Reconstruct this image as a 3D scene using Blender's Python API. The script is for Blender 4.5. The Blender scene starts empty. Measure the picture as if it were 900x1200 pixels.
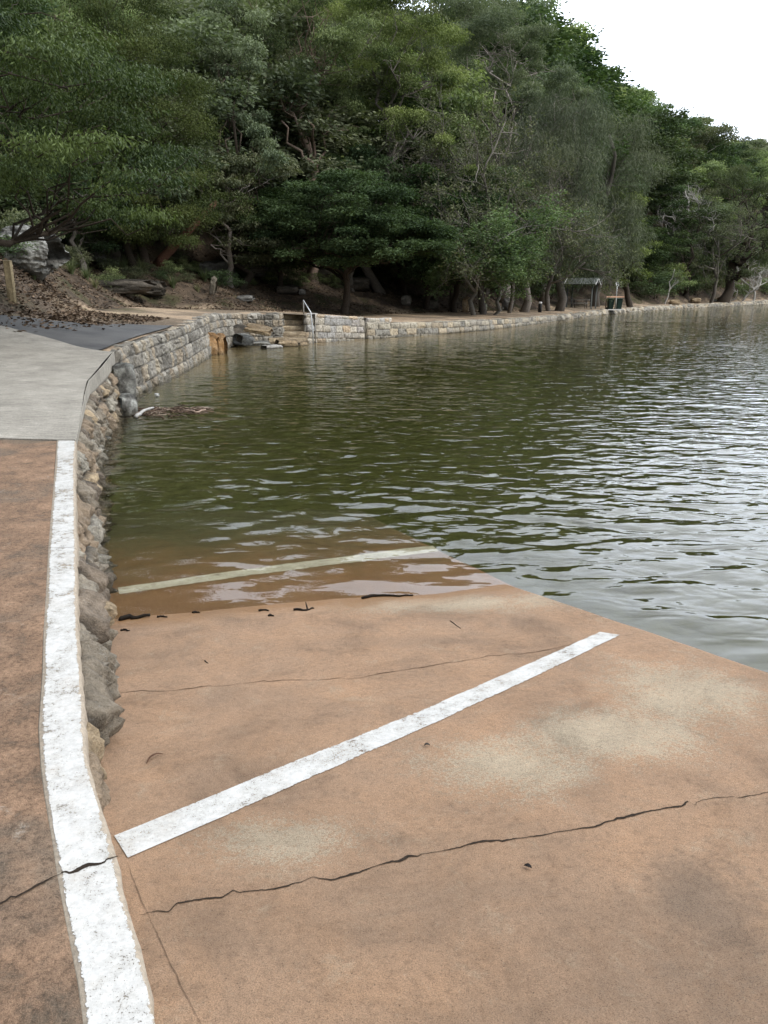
EXPO = 0.0
import bpy, math, random
import numpy as np
from math import radians as R
SC = bpy.context.scene
COL = SC.collection
random.seed(7)
# ------------------------------------------------------------------ camera maths (photo is 900 x 1200)
HC = 2.4; PITCH = R(16.23); F = 900.0
cP, sP = math.cos(PITCH), math.sin(PITCH)
def ray(px, py):
    u = (px-450)/F; v = -(py-600)/F
    return np.array([u, cP+v*sP, -sP+v*cP])
def at(px, py, z=0.0):
    d = ray(px, py); t = (z-HC)/d[2]
    return np.array([0, 0, HC])+d*t
def atY(px, py, Y):
    d = ray(px, py); return np.array([0, 0, HC])+d*(Y/d[1])
def atf(px, py, fz):
    z = 0.6
    for _ in range(40):
        p = at(px, py, z); z = 0.5*z+0.5*fz(p[0], p[1])
    return at(px, py, z)
def proj(x, y, z):
    dz = z-HC; depth = y*cP-dz*sP; up = y*sP+dz*cP
    return 450+F*x/depth, 600-F*up/depth
# ------------------------------------------------------------------ noise
_tab = np.random.RandomState(3).rand(256, 256).astype(np.float64)
def vn(x, y, seed=0):
    x = np.asarray(x, float)+seed*17.31; y = np.asarray(y, float)+seed*7.77
    xi = np.floor(x).astype(int); yi = np.floor(y).astype(int)
    fx = x-xi; fy = y-yi
    fx = fx*fx*(3-2*fx); fy = fy*fy*(3-2*fy)
    a = _tab[xi & 255, yi & 255]; b = _tab[(xi+1) & 255, yi & 255]
    c = _tab[xi & 255, (yi+1) & 255]; d = _tab[(xi+1) & 255, (yi+1) & 255]
    return (a*(1-fx)+b*fx)*(1-fy)+(c*(1-fx)+d*fx)*fy
def fbm(x, y, seed=0, o=4):
    s = 0; a = .5; t = 0
    for k in range(o):
        s = s+a*vn(np.asarray(x)*2**k, np.asarray(y)*2**k, seed+k*3); t += a; a *= .5
    return s/t
def sst(x, a, b):
    t = np.clip((x-a)/(b-a), 0, 1); return t*t*(3-2*t)
# ------------------------------------------------------------------ object helpers
def tag(o, label=None, cat=None, group=None, kind=None):
    if label: o['label'] = label
    if cat: o['category'] = cat
    if group: o['group'] = group
    if kind: o['kind'] = kind
    return o
def link(name, me, mat=None, parent=None, loc=None):
    o = bpy.data.objects.new(name, me); COL.objects.link(o)
    if mat is not None and me is not None and not me.materials: me.materials.append(mat)
    if parent: o.parent = parent
    if loc is not None: o.location = loc
    return o
def empty(name, loc=(0, 0, 0), rz=0):
    o = bpy.data.objects.new(name, None); COL.objects.link(o); o.location = loc; o.rotation_euler = (0, 0, rz); o.empty_display_size = .2
    return o
def mesh_np(name, V, Fc, col=None, smooth=True, uv=None):
    V = np.asarray(V, np.float32); Fc = np.asarray(Fc, np.int32)
    me = bpy.data.meshes.new(name)
    me.vertices.add(len(V)); me.vertices.foreach_set('co', V.ravel())
    n = Fc.shape[1]
    me.loops.add(Fc.size); me.loops.foreach_set('vertex_index', Fc.ravel())
    me.polygons.add(len(Fc)); me.polygons.foreach_set('loop_start', np.arange(len(Fc), dtype=np.int32)*n)
    me.polygons.foreach_set('loop_total', np.full(len(Fc), n, np.int32))
    me.update(calc_edges=True)
    me.polygons.foreach_set('use_smooth', np.full(len(Fc), smooth, bool))
    if col is not None:
        c = np.ones((len(V), 4), np.float32); c[:, :3] = col
        at_ = me.color_attributes.new('Col', 'FLOAT_COLOR', 'POINT'); at_.data.foreach_set('color', c.ravel())
    if uv is not None:
        ul = me.uv_layers.new(name='UVMap'); ul.data.foreach_set('uv', np.asarray(uv, np.float32)[Fc.ravel()].ravel())
    return me
def grid_faces(nu, nv, off=0):
    i = np.arange(nu-1)[:, None]; j = np.arange(nv-1)[None, :]
    a = i*nv+j
    return np.stack([a, a+nv, a+nv+1, a+1], -1).reshape(-1, 4)+off
class MB:
    """collects quads into one mesh"""
    def __init__(s): s.v = []; s.f = []; s.c = []; s.n = 0
    def add(s, V, Fc, col=(1, 1, 1)):
        V = np.asarray(V, float); Fc = np.asarray(Fc, int)
        if Fc.shape[1] == 3: Fc = np.concatenate([Fc, Fc[:, :1]], 1)
        s.v.append(V); s.f.append(Fc+s.n); s.c.append(np.broadcast_to(np.asarray(col, float), (len(V), 3))); s.n += len(V)
    def box(s, c, size, rz=0, col=(1, 1, 1), rx=0, bev=0.0):
        x, y, z = [q/2 for q in size]; b = min(bev, x*.9, y*.9, z*.9)
        if b <= 0:
            V = np.array([[i*x, j*y, k*z] for i in (-1, 1) for j in (-1, 1) for k in (-1, 1)])
            Fc = np.array([[0, 1, 3, 2], [4, 6, 7, 5], [0, 4, 5, 1], [2, 3, 7, 6], [0, 2, 6, 4], [1, 5, 7, 3]])
        else:
            V = []; idx = {}
            for i in (-1, 1):
                for j in (-1, 1):
                    for k in (-1, 1):
                        for a in range(3):
                            p = [i*(x-b), j*(y-b), k*(z-b)]; p[a] = (i*x, j*y, k*z)[a]
                            idx[(i, j, k, a)] = len(V); V.append(p)
            V = np.array(V); Fc = []
            for a in range(3):
                b1, b2 = [q for q in range(3) if q != a]
                for sg in (-1, 1):
                    q = []
                    for (m, n2) in ((-1, -1), (1, -1), (1, 1), (-1, 1)):
                        t = [0, 0, 0]; t[a] = sg; t[b1] = m; t[b2] = n2; q.append(idx[(*t, a)])
                    Fc.append(q)
            for a in range(3):          # edges along axis a
                b1, b2 = [q for q in range(3) if q != a]
                for m in (-1, 1):
                    for n2 in (-1, 1):
                        t0 = [0, 0, 0]; t0[a] = -1; t0[b1] = m; t0[b2] = n2; t1 = list(t0); t1[a] = 1
                        Fc.append([idx[(*t0, b1)], idx[(*t1, b1)], idx[(*t1, b2)], idx[(*t0, b2)]])
            for i in (-1, 1):
                for j in (-1, 1):
                    for k in (-1, 1):
                        q = [idx[(i, j, k, a)] for a in range(3)]; Fc.append(q+[q[0]])
        if rx:
            c_, s_ = math.cos(rx), math.sin(rx); V = V@np.array([[1, 0, 0], [0, c_, s_], [0, -s_, c_]])
        if rz:
            c_, s_ = math.cos(rz), math.sin(rz); V = V@np.array([[c_, s_, 0], [-s_, c_, 0], [0, 0, 1]])
        s.add(V+np.array(c), Fc, col)
    def tube(s, pts, rad, n=7, col=(1, 1, 1), cap=True, gn=0.0):
        P = np.asarray(pts, float); m = len(P); r = np.broadcast_to(np.asarray(rad, float), (m,))
        T = np.gradient(P, axis=0); T /= np.linalg.norm(T, axis=1)[:, None]+1e-9
        up = np.array([0, 0, 1.0]) if abs(T[0, 2]) < .9 else np.array([1.0, 0, 0])
        N = np.zeros_like(P); a = np.cross(T[0], up); a /= np.linalg.norm(a); N[0] = a
        for i in range(1, m):
            a = N[i-1]-T[i]*np.dot(N[i-1], T[i]); N[i] = a/(np.linalg.norm(a)+1e-9)
        B = np.cross(T, N); th = np.arange(n)*2*math.pi/n
        rr = r[:, None]*(1+gn*np.random.uniform(-1, 1, (m, n))) if gn else np.repeat(r[:, None], n, 1)
        V = P[:, None]+rr[..., None]*(np.cos(th)[None, :, None]*N[:, None]+np.sin(th)[None, :, None]*B[:, None])
        V = V.reshape(-1, 3); Fc = []
        for i in range(m-1):
            for j in range(n): Fc.append([i*n+j, i*n+(j+1) % n, (i+1)*n+(j+1) % n, (i+1)*n+j])
        if cap:
            V = np.concatenate([V, P[:1], P[-1:]]); e = m*n
            for j in range(n): Fc.append([e, (j+1) % n, j, e]); Fc.append([e+1, (m-1)*n+j, (m-1)*n+(j+1) % n, e+1])
        s.add(V, Fc, col)
    def mesh(s, name, smooth=True):
        V = np.concatenate(s.v); Fc = np.concatenate(s.f); C = np.concatenate(s.c)
        tri = (Fc[:, 0] == Fc[:, 3])
        if tri.any():
            me = bpy.data.meshes.new(name)
            me.from_pydata(V.tolist(), [], [list(f[:3]) if t else list(f) for f, t in zip(Fc.tolist(), tri)])
            me.polygons.foreach_set('use_smooth', np.full(len(me.polygons), smooth, bool))
            c = np.ones((len(V), 4), np.float32); c[:, :3] = C
            me.color_attributes.new('Col', 'FLOAT_COLOR', 'POINT').data.foreach_set('color', c.ravel())
            return me
        return mesh_np(name, V, Fc, C, smooth)
    def build(s, name, mat, parent=None, smooth=True, loc=None):
        return link(name, s.mesh(name, smooth), mat, parent, loc)
# ------------------------------------------------------------------ materials
def NT(name):
    m = bpy.data.materials.new(name); m.use_nodes = True; nt = m.node_tree; nt.nodes.clear()
    out = nt.nodes.new('ShaderNodeOutputMaterial'); return m, nt, out
def nd(nt, t, **kw):
    n = nt.nodes.new('ShaderNode'+t)
    for k, v in kw.items():
        if k.startswith('i_'): n.inputs[k[2:].replace('_', ' ')].default_value = v
        else: setattr(n, k, v)
    return n
def noise(nt, vec, scale, detail=4, rough=.55, dist=0):
    n = nd(nt, 'TexNoise'); n.inputs['Scale'].default_value = scale; n.inputs['Detail'].default_value = detail
    n.inputs['Roughness'].default_value = rough; n.inputs['Distortion'].default_value = dist
    nt.links.new(vec, n.inputs['Vector']); return n.outputs['Fac']
def ramp(nt, fac, stops):
    r = nd(nt, 'ValToRGB'); e = r.color_ramp.elements
    while len(e) < len(stops): e.new(.5)
    for k, (p, c) in enumerate(stops):
        e[k].position = p; e[k].color = (c, c, c, 1) if not hasattr(c, '__len__') else (*c, 1)
    nt.links.new(fac, r.inputs[0]); return r.outputs[0]
def mixc(nt, fac, a, b, mode='MIX'):
    m = nd(nt, 'Mix', data_type='RGBA', blend_type=mode)
    for s, v in ((0, fac), (6, a), (7, b)):
        if hasattr(v, 'is_output'): nt.links.new(v, m.inputs[s])
        elif hasattr(v, '__len__'): m.inputs[s].default_value = (*v, 1)
        else: m.inputs[s].default_value = v
    return m.outputs[2]
def mth(nt, op, a, b=None, c=None, clamp=False):
    m = nd(nt, 'Math', operation=op, use_clamp=clamp)
    for s, v in ((0, a), (1, b), (2, c)):
        if v is None: continue
        if hasattr(v, 'is_output'): nt.links.new(v, m.inputs[s])
        else: m.inputs[s].default_value = v
    return m.outputs[0]
def pos(nt, scale=None, rot=None):
    g = nd(nt, 'NewGeometry').outputs['Position']
    if scale or rot:
        m = nd(nt, 'Mapping'); nt.links.new(g, m.inputs[0])
        if scale: m.inputs['Scale'].default_value = scale
        if rot: m.inputs['Rotation'].default_value = rot
        return m.outputs[0]
    return g
def objc(nt): return nd(nt, 'TexCoord').outputs['Object']
def bsdf(nt, out, col, rough=.8, spec=.3, bump=None, bstr=.5, bdist=.01, metal=0):
    b = nd(nt, 'BsdfPrincipled')
    for k, v in (('Base Color', col), ('Roughness', rough), ('Specular IOR Level', spec), ('Metallic', metal)):
        if hasattr(v, 'is_output'): nt.links.new(v, b.inputs[k])
        elif k == 'Base Color': b.inputs[k].default_value = (*v, 1)
        else: b.inputs[k].default_value = v
    if bump is not None:
        bp = nd(nt, 'Bump'); bp.inputs['Strength'].default_value = bstr; bp.inputs['Distance'].default_value = bdist
        nt.links.new(bump, bp.inputs['Height']); nt.links.new(bp.outputs[0], b.inputs['Normal'])
    nt.links.new(b.outputs[0], out.inputs[0]); return b
def vcol(nt): return nd(nt, 'Attribute', attribute_name='Col').outputs['Color']
def sepz(nt, v):
    s = nd(nt, 'SeparateXYZ'); nt.links.new(v, s.inputs[0]); return s.outputs
M = {}
def m_ramp():
    m, nt, out = NT('ramp_concrete'); p = pos(nt); X, Y, Z = sepz(nt, p)
    big = noise(nt, p, .55, 4, .6, .6); med = noise(nt, p, 2.6, 6, .72, .5); fine = noise(nt, p, 30, 6, .8); grit = noise(nt, p, 260, 3, .8)
    tan = (.230, .149, .094); pale = (.315, .262, .185); dark = (.112, .082, .058); org = (.272, .164, .094)
    c = mixc(nt, ramp(nt, med, [(.38, 0), (.68, .75)]), tan, org)
    # pale lichen-washed patch
    def blob(cx, cy, rx, ry):
        a = mth(nt, 'MULTIPLY', mth(nt, 'SUBTRACT', X, cx), 1/rx); b = mth(nt, 'MULTIPLY', mth(nt, 'SUBTRACT', Y, cy), 1/ry)
        d = mth(nt, 'SQRT', mth(nt, 'ADD', mth(nt, 'MULTIPLY', a, a), mth(nt, 'MULTIPLY', b, b)))
        d = mth(nt, 'ADD', d, mth(nt, 'MULTIPLY', mth(nt, 'SUBTRACT', med, .5), 1.5))
        d = mth(nt, 'ADD', d, mth(nt, 'MULTIPLY', mth(nt, 'SUBTRACT', fine, .5), 1.5))
        return ramp(nt, d, [(.25, 1.0), (1.15, 0)])
    q1 = at(600, 900, .4); q2 = at(800, 820, .3); q3 = at(720, 870, .35); q4 = at(320, 985, .45); q5 = at(540, 715, .0)
    pm = blob(q1[0], q1[1], .50, .42)
    for q, rx, ry in ((q2, .55, .62), (q3, .6, .42), (q4, .45, .22), (q5, 1.2, .35)):
        pm = mth(nt, 'MAXIMUM', pm, blob(q[0], q[1], rx, ry))
    pm = mth(nt, 'MULTIPLY', mth(nt, 'ADD', mth(nt, 'ADD', mth(nt, 'MULTIPLY', pm, .55), mth(nt, 'MULTIPLY', noise(nt, p, 75, 4, .9), 1.9)), -1.12), 3.2, clamp=True)
    c = mixc(nt, mth(nt, 'MULTIPLY', pm, .85), c, pale)
    dk = ramp(nt, big, [(.50, 0), (.70, .75)]); c = mixc(nt, mth(nt, 'MULTIPLY', dk, ramp(nt, fine, [(.3, .2), (.6, 1)])), c, dark)
    q6 = at(830, 1060, .55); c = mixc(nt, mth(nt, 'MULTIPLY', blob(q6[0], q6[1], .22, .35), .45), c, dark)
    # joint fillet shade near kerb: own colour, rougher mortar
    spk = ramp(nt, fine, [(.30, .70), (.5, 1), (.72, 1.14)]); c = mixc(nt, 1, c, spk, 'MULTIPLY')
    mot = noise(nt, p, 1.7, 8, .7, .8); c = mixc(nt, 1, c, ramp(nt, mot, [(.3, .68), (.48, 1), (.7, 1.2)]), 'MULTIPLY')
    c = mixc(nt, mth(nt, 'MULTIPLY', ramp(nt, noise(nt, p, 5.5, 8, .8, .4), [(.56, 0), (.68, 1)]), .35), c, pale)
    g2 = ramp(nt, grit, [(.32, .38), (.46, 1), (.66, 1.4)]); c = mixc(nt, 1, c, g2, 'MULTIPLY')
    peb = nd(nt, 'TexVoronoi'); peb.inputs['Scale'].default_value = 38; nt.links.new(p, peb.inputs['Vector'])
    pit = ramp(nt, peb.outputs['Distance'], [(.05, .35), (.11, 1)])
    pn = noise(nt, p, 9, 2); pit = mixc(nt, ramp(nt, pn, [(.5, 0), (.6, 1)]), (1, 1, 1), pit); c = mixc(nt, 1, c, pit, 'MULTIPLY')
    # wet near and below waterline
    zz = mth(nt, 'ADD', Z, mth(nt, 'MULTIPLY', mth(nt, 'SUBTRACT', noise(nt, p, 1.6, 5, .6), .5), .09))
    wet = ramp(nt, mth(nt, 'ADD', zz, .5), [(.512, 1), (.545, 0)])
    c = mixc(nt, mth(nt, 'MULTIPLY', wet, .70), c, (.21, .105, .034))
    deep_fade = ramp(nt, mth(nt, 'ADD', mth(nt, 'ADD', zz, mth(nt, 'MULTIPLY', mth(nt, 'SUBTRACT', med, .5), .25)), .5), [(.13, 1), (.42, 0)])  # underwater fade put into the colour, toward olive with depth
    c = mixc(nt, mth(nt, 'MULTIPLY', deep_fade, .93), c, (.088, .088, .046))
    rg = mixc(nt, wet, (.9, .9, .9), (.32, .32, .32))
    b = bsdf(nt, out, c, rg, .3, mth(nt, 'ADD', grit, mth(nt, 'MULTIPLY', fine, 2)), .75, .005)
    M['ramp'] = m
def m_pave():
    m, nt, out = NT('pavement_concrete'); p = pos(nt)
    big = noise(nt, p, 1.3, 4, .6, .5); med = noise(nt, p, 5, 7, .75, .3); fine = noise(nt, p, 45, 5, .8); grit = noise(nt, p, 260, 2, .7)
    c = ramp(nt, med, [(.3, (.09, .068, .048)), (.46, (.185, .117, .074)), (.6, (.262, .166, .105)), (.75, (.31, .225, .155))])
    c = mixc(nt, ramp(nt, big, [(.48, 0), (.62, .65)]), c, (.115, .095, .072))
    c = mixc(nt, ramp(nt, noise(nt, p, 3.1, 6, .8, 1), [(.6, 0), (.7, .6)]), c, (.33, .30, .25))
    c = mixc(nt, 1, c, ramp(nt, fine, [(.3, .35), (.5, 1), (.75, 1.35)]), 'MULTIPLY')
    c = mixc(nt, 1, c, ramp(nt, grit, [(.3, .6), (.5, 1), (.7, 1.3)]), 'MULTIPLY')
    bsdf(nt, out, c, .9, .25, mth(nt, 'ADD', grit, mth(nt, 'MULTIPLY', fine, 3)), .7, .006); M['pave'] = m
def m_grey():
    m, nt, out = NT('brushed_grey_concrete'); p = pos(nt)
    st = noise(nt, pos(nt, (1.6, 14, 4)), 3, 6, .7); med = noise(nt, p, 1.6, 5, .65); fine = noise(nt, p, 60, 4, .8); br = noise(nt, pos(nt, (6, 90, 10)), 2, 3, .7)
    c = ramp(nt, med, [(.3, (.205, .188, .158)), (.7, (.345, .32, .272))])
    c = mixc(nt, 1, c, ramp(nt, st, [(.3, .6), (.7, 1.28)]), 'MULTIPLY')
    c = mixc(nt, 1, c, ramp(nt, fine, [(.3, .55), (.7, 1.35)]), 'MULTIPLY')
    c = mixc(nt, 1, c, ramp(nt, br, [(.3, .85), (.7, 1.12)]), 'MULTIPLY')
    bsdf(nt, out, c, .85, .3, mth(nt, 'ADD', fine, br), .6, .004); M['grey'] = m
def m_asph():
    m, nt, out = NT('asphalt'); p = pos(nt)
    c = ramp(nt, noise(nt, p, .9, 5, .6), [(.3, (.040, .040, .041)), (.7, (.085, .083, .08))])
    f = noise(nt, p, 90, 3, .8); c = mixc(nt, 1, c, ramp(nt, f, [(.3, .7), (.7, 1.5)]), 'MULTIPLY')
    bsdf(nt, out, c, .85, .3, f, .6, .005); M['asphalt'] = m
def m_paint(name, chip, seedoff, edge, c0=(.37, .355, .32), c1=(.50, .492, .47)):
    m, nt, out = NT(name); p = pos(nt)
    uv = nd(nt, 'UVMap').outputs[0]; U, V_, _ = sepz(nt, uv)
    n1 = noise(nt, p, 7, 8, .8); n2 = noise(nt, p, 42, 5, .75); n3 = noise(nt, p, 150, 3, .7)
    s = mth(nt, 'ADD', mth(nt, 'MULTIPLY', n1, .6), mth(nt, 'MULTIPLY', n2, .4))
    e = mth(nt, 'MULTIPLY', mth(nt, 'MINIMUM', U, mth(nt, 'SUBTRACT', 1, U)), edge)     # thins at the sides
    e = mth(nt, 'MINIMUM', e, .12)
    k = mth(nt, 'ADD', mth(nt, 'ADD', s, e), mth(nt, 'MULTIPLY', mth(nt, 'SUBTRACT', noise(nt, p, 1.1, 3, .6), .5), .28))
    mask = ramp(nt, k, [(chip+.105, 0), (chip+.125, 1)])
    pin = ramp(nt, mth(nt, 'ADD', mth(nt, 'MULTIPLY', n3, .6), mth(nt, 'MULTIPLY', n1, .4)), [(.405, 0), (.43, 1)])
    mask = mth(nt, 'MULTIPLY', mask, pin)
    c = ramp(nt, n1, [(.35, c0), (.6, c1)])
    c = mixc(nt, 1, c, ramp(nt, n2, [(.3, .80), (.6, 1.03)]), 'MULTIPLY'); c = mixc(nt, ramp(nt, noise(nt, p, 3.3, 7, .8), [(.52, 0), (.7, .5)]), c, (.34, .29, .23))
    b = bsdf(nt, out, c, .6, .35, mth(nt, 'ADD', n2, n3), .15, .002)
    tr = nd(nt, 'BsdfTransparent'); mx = nd(nt, 'MixShader')
    nt.links.new(mask, mx.inputs[0]); nt.links.new(tr.outputs[0], mx.inputs[1]); nt.links.new(b.outputs[0], mx.inputs[2]); nt.links.new(mx.outputs[0], out.inputs[0])
    M[name] = m
def m_stone():
    m, nt, out = NT('sandstone'); p = pos(nt); c = vcol(nt)
    med = noise(nt, p, 9, 6, .75, .4); fine = noise(nt, p, 55, 5, .8)
    c = mixc(nt, 1, c, ramp(nt, med, [(.28, .45), (.5, 1), (.72, 1.45)]), 'MULTIPLY')
    c = mixc(nt, 1, c, ramp(nt, fine, [(.3, .6), (.55, 1.05), (.75, 1.3)]), 'MULTIPLY')
    lich = ramp(nt, noise(nt, p, 5, 10, .9), [(.57, 0), (.62, .32)]); c = mixc(nt, lich, c, (.42, .42, .39))
    Z = sepz(nt, p)[2]
    wet = ramp(nt, mth(nt, 'ADD', mth(nt, 'ADD', Z, .5), mth(nt, 'MULTIPLY', mth(nt, 'SUBTRACT', med, .5), .25)), [(.52, 1), (.66, 0)])
    c = mixc(nt, mth(nt, 'MULTIPLY', wet, .6), c, (.06, .05, .03))
    bsdf(nt, out, c, .85, .3, mth(nt, 'ADD', mth(nt, 'MULTIPLY', med, 4), fine), .9, .02); M['stone'] = m
def m_vc(name, rough=.9, spec=.2, sc=30, amp=.4, bd=.02, bs=.6):
    m, nt, out = NT(name); p = pos(nt); c = vcol(nt); n = noise(nt, p, sc, 6, .8)
    c = mixc(nt, 1, c, ramp(nt, n, [(.3, 1-amp), (.5, 1), (.7, 1+amp)]), 'MULTIPLY')
    bsdf(nt, out, c, rough, spec, n, bs, bd); M[name] = m
def m_ground():
    m, nt, out = NT('ground_soil'); p = pos(nt); c = vcol(nt)
    n = noise(nt, p, 5, 8, .8, .5); f = noise(nt, p, 38, 5, .85); v = nd(nt, 'TexVoronoi'); v.inputs['Scale'].default_value = 16; nt.links.new(p, v.inputs[0])
    c = mixc(nt, 1, c, ramp(nt, n, [(.3, .55), (.5, 1), (.72, 1.5)]), 'MULTIPLY')
    c = mixc(nt, 1, c, ramp(nt, f, [(.3, .5), (.5, 1), (.72, 1.6)]), 'MULTIPLY')
    bsdf(nt, out, c, .95, .15, mth(nt, 'ADD', n, f), .8, .04); M['ground'] = m
def m_leaf(name, trans=.22, rough=.7, spec=.08, sat=.86):
    m, nt, out = NT(name); c = vcol(nt)
    oi = nd(nt, 'ObjectInfo'); h = nd(nt, 'HueSaturation')
    h.inputs['Saturation'].default_value = sat
    nt.links.new(c, h.inputs['Color'])
    nt.links.new(mth(nt, 'ADD', mth(nt, 'MULTIPLY', oi.outputs['Random'], .03), .485), h.inputs['Hue'])
    nt.links.new(mth(nt, 'ADD', mth(nt, 'MULTIPLY', oi.outputs['Random'], .5), 1.12), h.inputs['Value'])
    c = h.outputs[0]
    b = bsdf(nt, out, c, rough, spec)
    t = nd(nt, 'BsdfTranslucent'); nt.links.new(mixc(nt, 1, c, (1.1, 1.25, .6), 'MULTIPLY'), t.inputs[0])
    mx = nd(nt, 'MixShader'); mx.inputs[0].default_value = trans
    nt.links.new(b.outputs[0], mx.inputs[1]); nt.links.new(t.outputs[0], mx.inputs[2]); nt.links.new(mx.outputs[0], out.inputs[0]); M[name] = m
def m_water():
    m, nt, out = NT('river_water'); p = pos(nt)
    a = noise(nt, pos(nt, (.55, 1, 1), (0, 0, R(8))), 3.0, 2, .5, .5); b_ = noise(nt, pos(nt, (.6, 1, 1), (0, 0, R(-14))), 7.5, 1, .5, .3)
    c_ = noise(nt, pos(nt, (.6, 1, 1), (0, 0, R(30))), 22, 2, .5)
    wind = noise(nt, p, .09, 2, .5)
    h = mth(nt, 'ADD', mth(nt, 'MULTIPLY', a, 1.0), mth(nt, 'ADD', mth(nt, 'MULTIPLY', b_, .20), mth(nt, 'MULTIPLY', c_, .012)))
    h = mth(nt, 'MULTIPLY', h, ramp(nt, wind, [(.3, .75), (.7, 1.25)]))
    _y = sepz(nt, p); sh = mth(nt, 'ADD', mth(nt, 'MULTIPLY', mth(nt, 'ADD', _y[1], -5.0), .3), mth(nt, 'ADD', _y[0], mth(nt, 'MULTIPLY', mth(nt, 'ADD', _y[1], -8.15), .507)), clamp=False); sh = mth(nt, 'MAXIMUM', mth(nt, 'MINIMUM', mth(nt, 'MAXIMUM', sh, mth(nt, 'MULTIPLY', mth(nt, 'ADD', _y[1], -5.4), .28)), 1), .12); h = mth(nt, 'MULTIPLY', h, sh)
    b = nd(nt, 'BsdfPrincipled'); b.inputs['Base Color'].default_value = (1, 1, 1, 1); b.inputs['Roughness'].default_value = .012
    b.inputs['IOR'].default_value = 1.333; b.inputs['Transmission Weight'].default_value = 1
    bp = nd(nt, 'Bump'); bp.inputs['Strength'].default_value = WBUMP*.9; bp.inputs['Distance'].default_value = .1
    nt.links.new(h, bp.inputs['Height']); nt.links.new(bp.outputs[0], b.inputs['Normal'])
    nt.links.new(b.outputs[0], out.inputs[0])
    v = nd(nt, 'VolumeAbsorption'); v.inputs['Color'].default_value = (.74, .74, .50, 1); v.inputs['Density'].default_value = 1.0
    nt.links.new(v.outputs[0], out.inputs['Volume']); M['water'] = m
WBUMP = .42
m_ramp(); m_pave(); m_grey(); m_asph(); m_stone(); m_ground(); m_water()
m_paint('kerb_paint', .438, 0, 1.5); m_paint('line_paint', .395, 3, 2.0); m_paint('stained_paint', .37, 3, 2.0, (.40, .36, .26), (.54, .50, .38))
m_vc('bark', .9, .2, 14, .45, .02, .8); m_vc('soil', .95, .1); m_vc('solid', .6, .4, 60, .08, .002, .2); m_vc('kerb_concrete', .9, .25, 40, .35, .006, .6)
m_vc('mud', .9, .1, 3, .35, .02, .4); m_vc('litter', .85, .2, 20, .3, .01, .1)
m_leaf('leaf'); m_leaf('leaf_gloss', .2, .55, .12, .9); m_leaf('needle', .15, .7, .1, .8)
def m_metal():
    m, nt, out = NT('galvanised_steel'); p = pos(nt); bsdf(nt, out, (.55, .56, .56), .45, .5, metal=.8); M['steel'] = m
m_metal()
# ------------------------------------------------------------------ levels
CX, CY = 20.0, 20.0
def kz(x, y): return float(np.interp(y, [-8, -2, 1.5, 2.6, 5.0, 8.2, 11.7, 16, 40], [1.93, 1.1, .625, .62, .67, .74, .86, 1.03, 1.05]))
RS = .138
CS = .031
def rz(y, x=0.): return .8-RS*y+CS*x
WA_px = [(137, 1008), (131, 985), (125, 965), (112, 925), (102, 887), (100, 860), (99, 825), (95, 780), (91, 720), (90, 660), (89, 600), (88, 560), (89, 517), (95, 487), (100, 463), (106, 449), (120, 433), (134, 417)]
WAt = np.array([atf(*t, kz) for t in WA_px])
def zb(x, y): return float(np.interp(y, [14, 16.2, 20, 26, 31, 33, 36], [1.0, 1.06, 1.15, 1.27, 1.38, 1.40, 1.31]))
WB_px = [(135, 411.5), (147, 406), (159, 402), (172, 397), (185, 393), (207, 386), (224, 379.5), (235, 375), (243, 371)]
WBt = [atf(*t, zb) for t in WB_px]+[atY(252, 368.5, 31.6), atY(262, 367.5, 33.2), atY(280, 367.5, 34.6), atY(304, 368, 35.2), atY(327, 368, 35.5)]
WBt = np.array(WBt)
WDt = np.array([atY(357, 368.5, 35.74), atY(372, 369, 36.3), atY(392, 370, 37.2), atY(412, 371, 38.14), atY(427, 371.5, 38.8)])
WEt = np.array([atY(428, 377.5, 38.8), atY(455, 378, 40.2), atY(500, 377.5, 42), atY(530, 376.5, 44), atY(560, 375, 46.3), atY(600, 373, 50.9), atY(630, 371, 55.9), atY(655, 369.5, 61.1)])
WFt = np.array([atY(656, 369.3, 61.2), atY(680, 366, 68.7), atY(700, 364, 73.8), atY(740, 361, 83.1), atY(800, 357.5, 97.1), atY(860, 354.3, 113.2), atY(900, 352, 126), atY(960, 349.3, 155.8), atY(1060, 346, 220)])
SH = np.concatenate([[[0.9, -8, 1.93], [.35, -2, 1.1], [-.45, 1.2, .64]], WAt, WBt[1:], WDt, WEt[1:], WFt[1:], [[260, 270, .6], [420, 260, .6]]])
th = np.unwrap(np.arctan2(SH[:, 1]-CY, SH[:, 0]-CX) % (2*math.pi))
rr = np.hypot(SH[:, 0]-CX, SH[:, 1]-CY)
o_ = np.argsort(th); TH = th[o_]; RR = rr[o_]; ZT = SH[o_, 2]
def rshore(t): # straight segments between stations
    t = np.asarray(t, float); i = np.clip(np.searchsorted(TH, t)-1, 0, len(TH)-2)
    x0 = RR[i]*np.cos(TH[i]); y0 = RR[i]*np.sin(TH[i]); x1 = RR[i+1]*np.cos(TH[i+1]); y1 = RR[i+1]*np.sin(TH[i+1])
    dx, dy = np.cos(t), np.sin(t); ex, ey = x1-x0, y1-y0
    den = dx*ey-dy*ex; return (x0*ey-y0*ex)/np.where(abs(den) < 1e-9, 1e-9, den)
D_ = np.array([0, 62, 69, 78, 90, 99, 119, 134, 146, 155, 165, 172, 178, 185, 195, 205, 225, 260])*math.pi/180
WP = np.array([4, 4, 4, 5, 8.5, 8, 7.5, 7, 6, 5.0, 4.4, 3.9, 4.0, 4.6, 6, 9, 11, 11])
PS = np.array([.03, .03, .03, .03, .03, .03, .035, .035, .03, .05, .07, .12, .16, .12, .05, .03, .03, .03])
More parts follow.
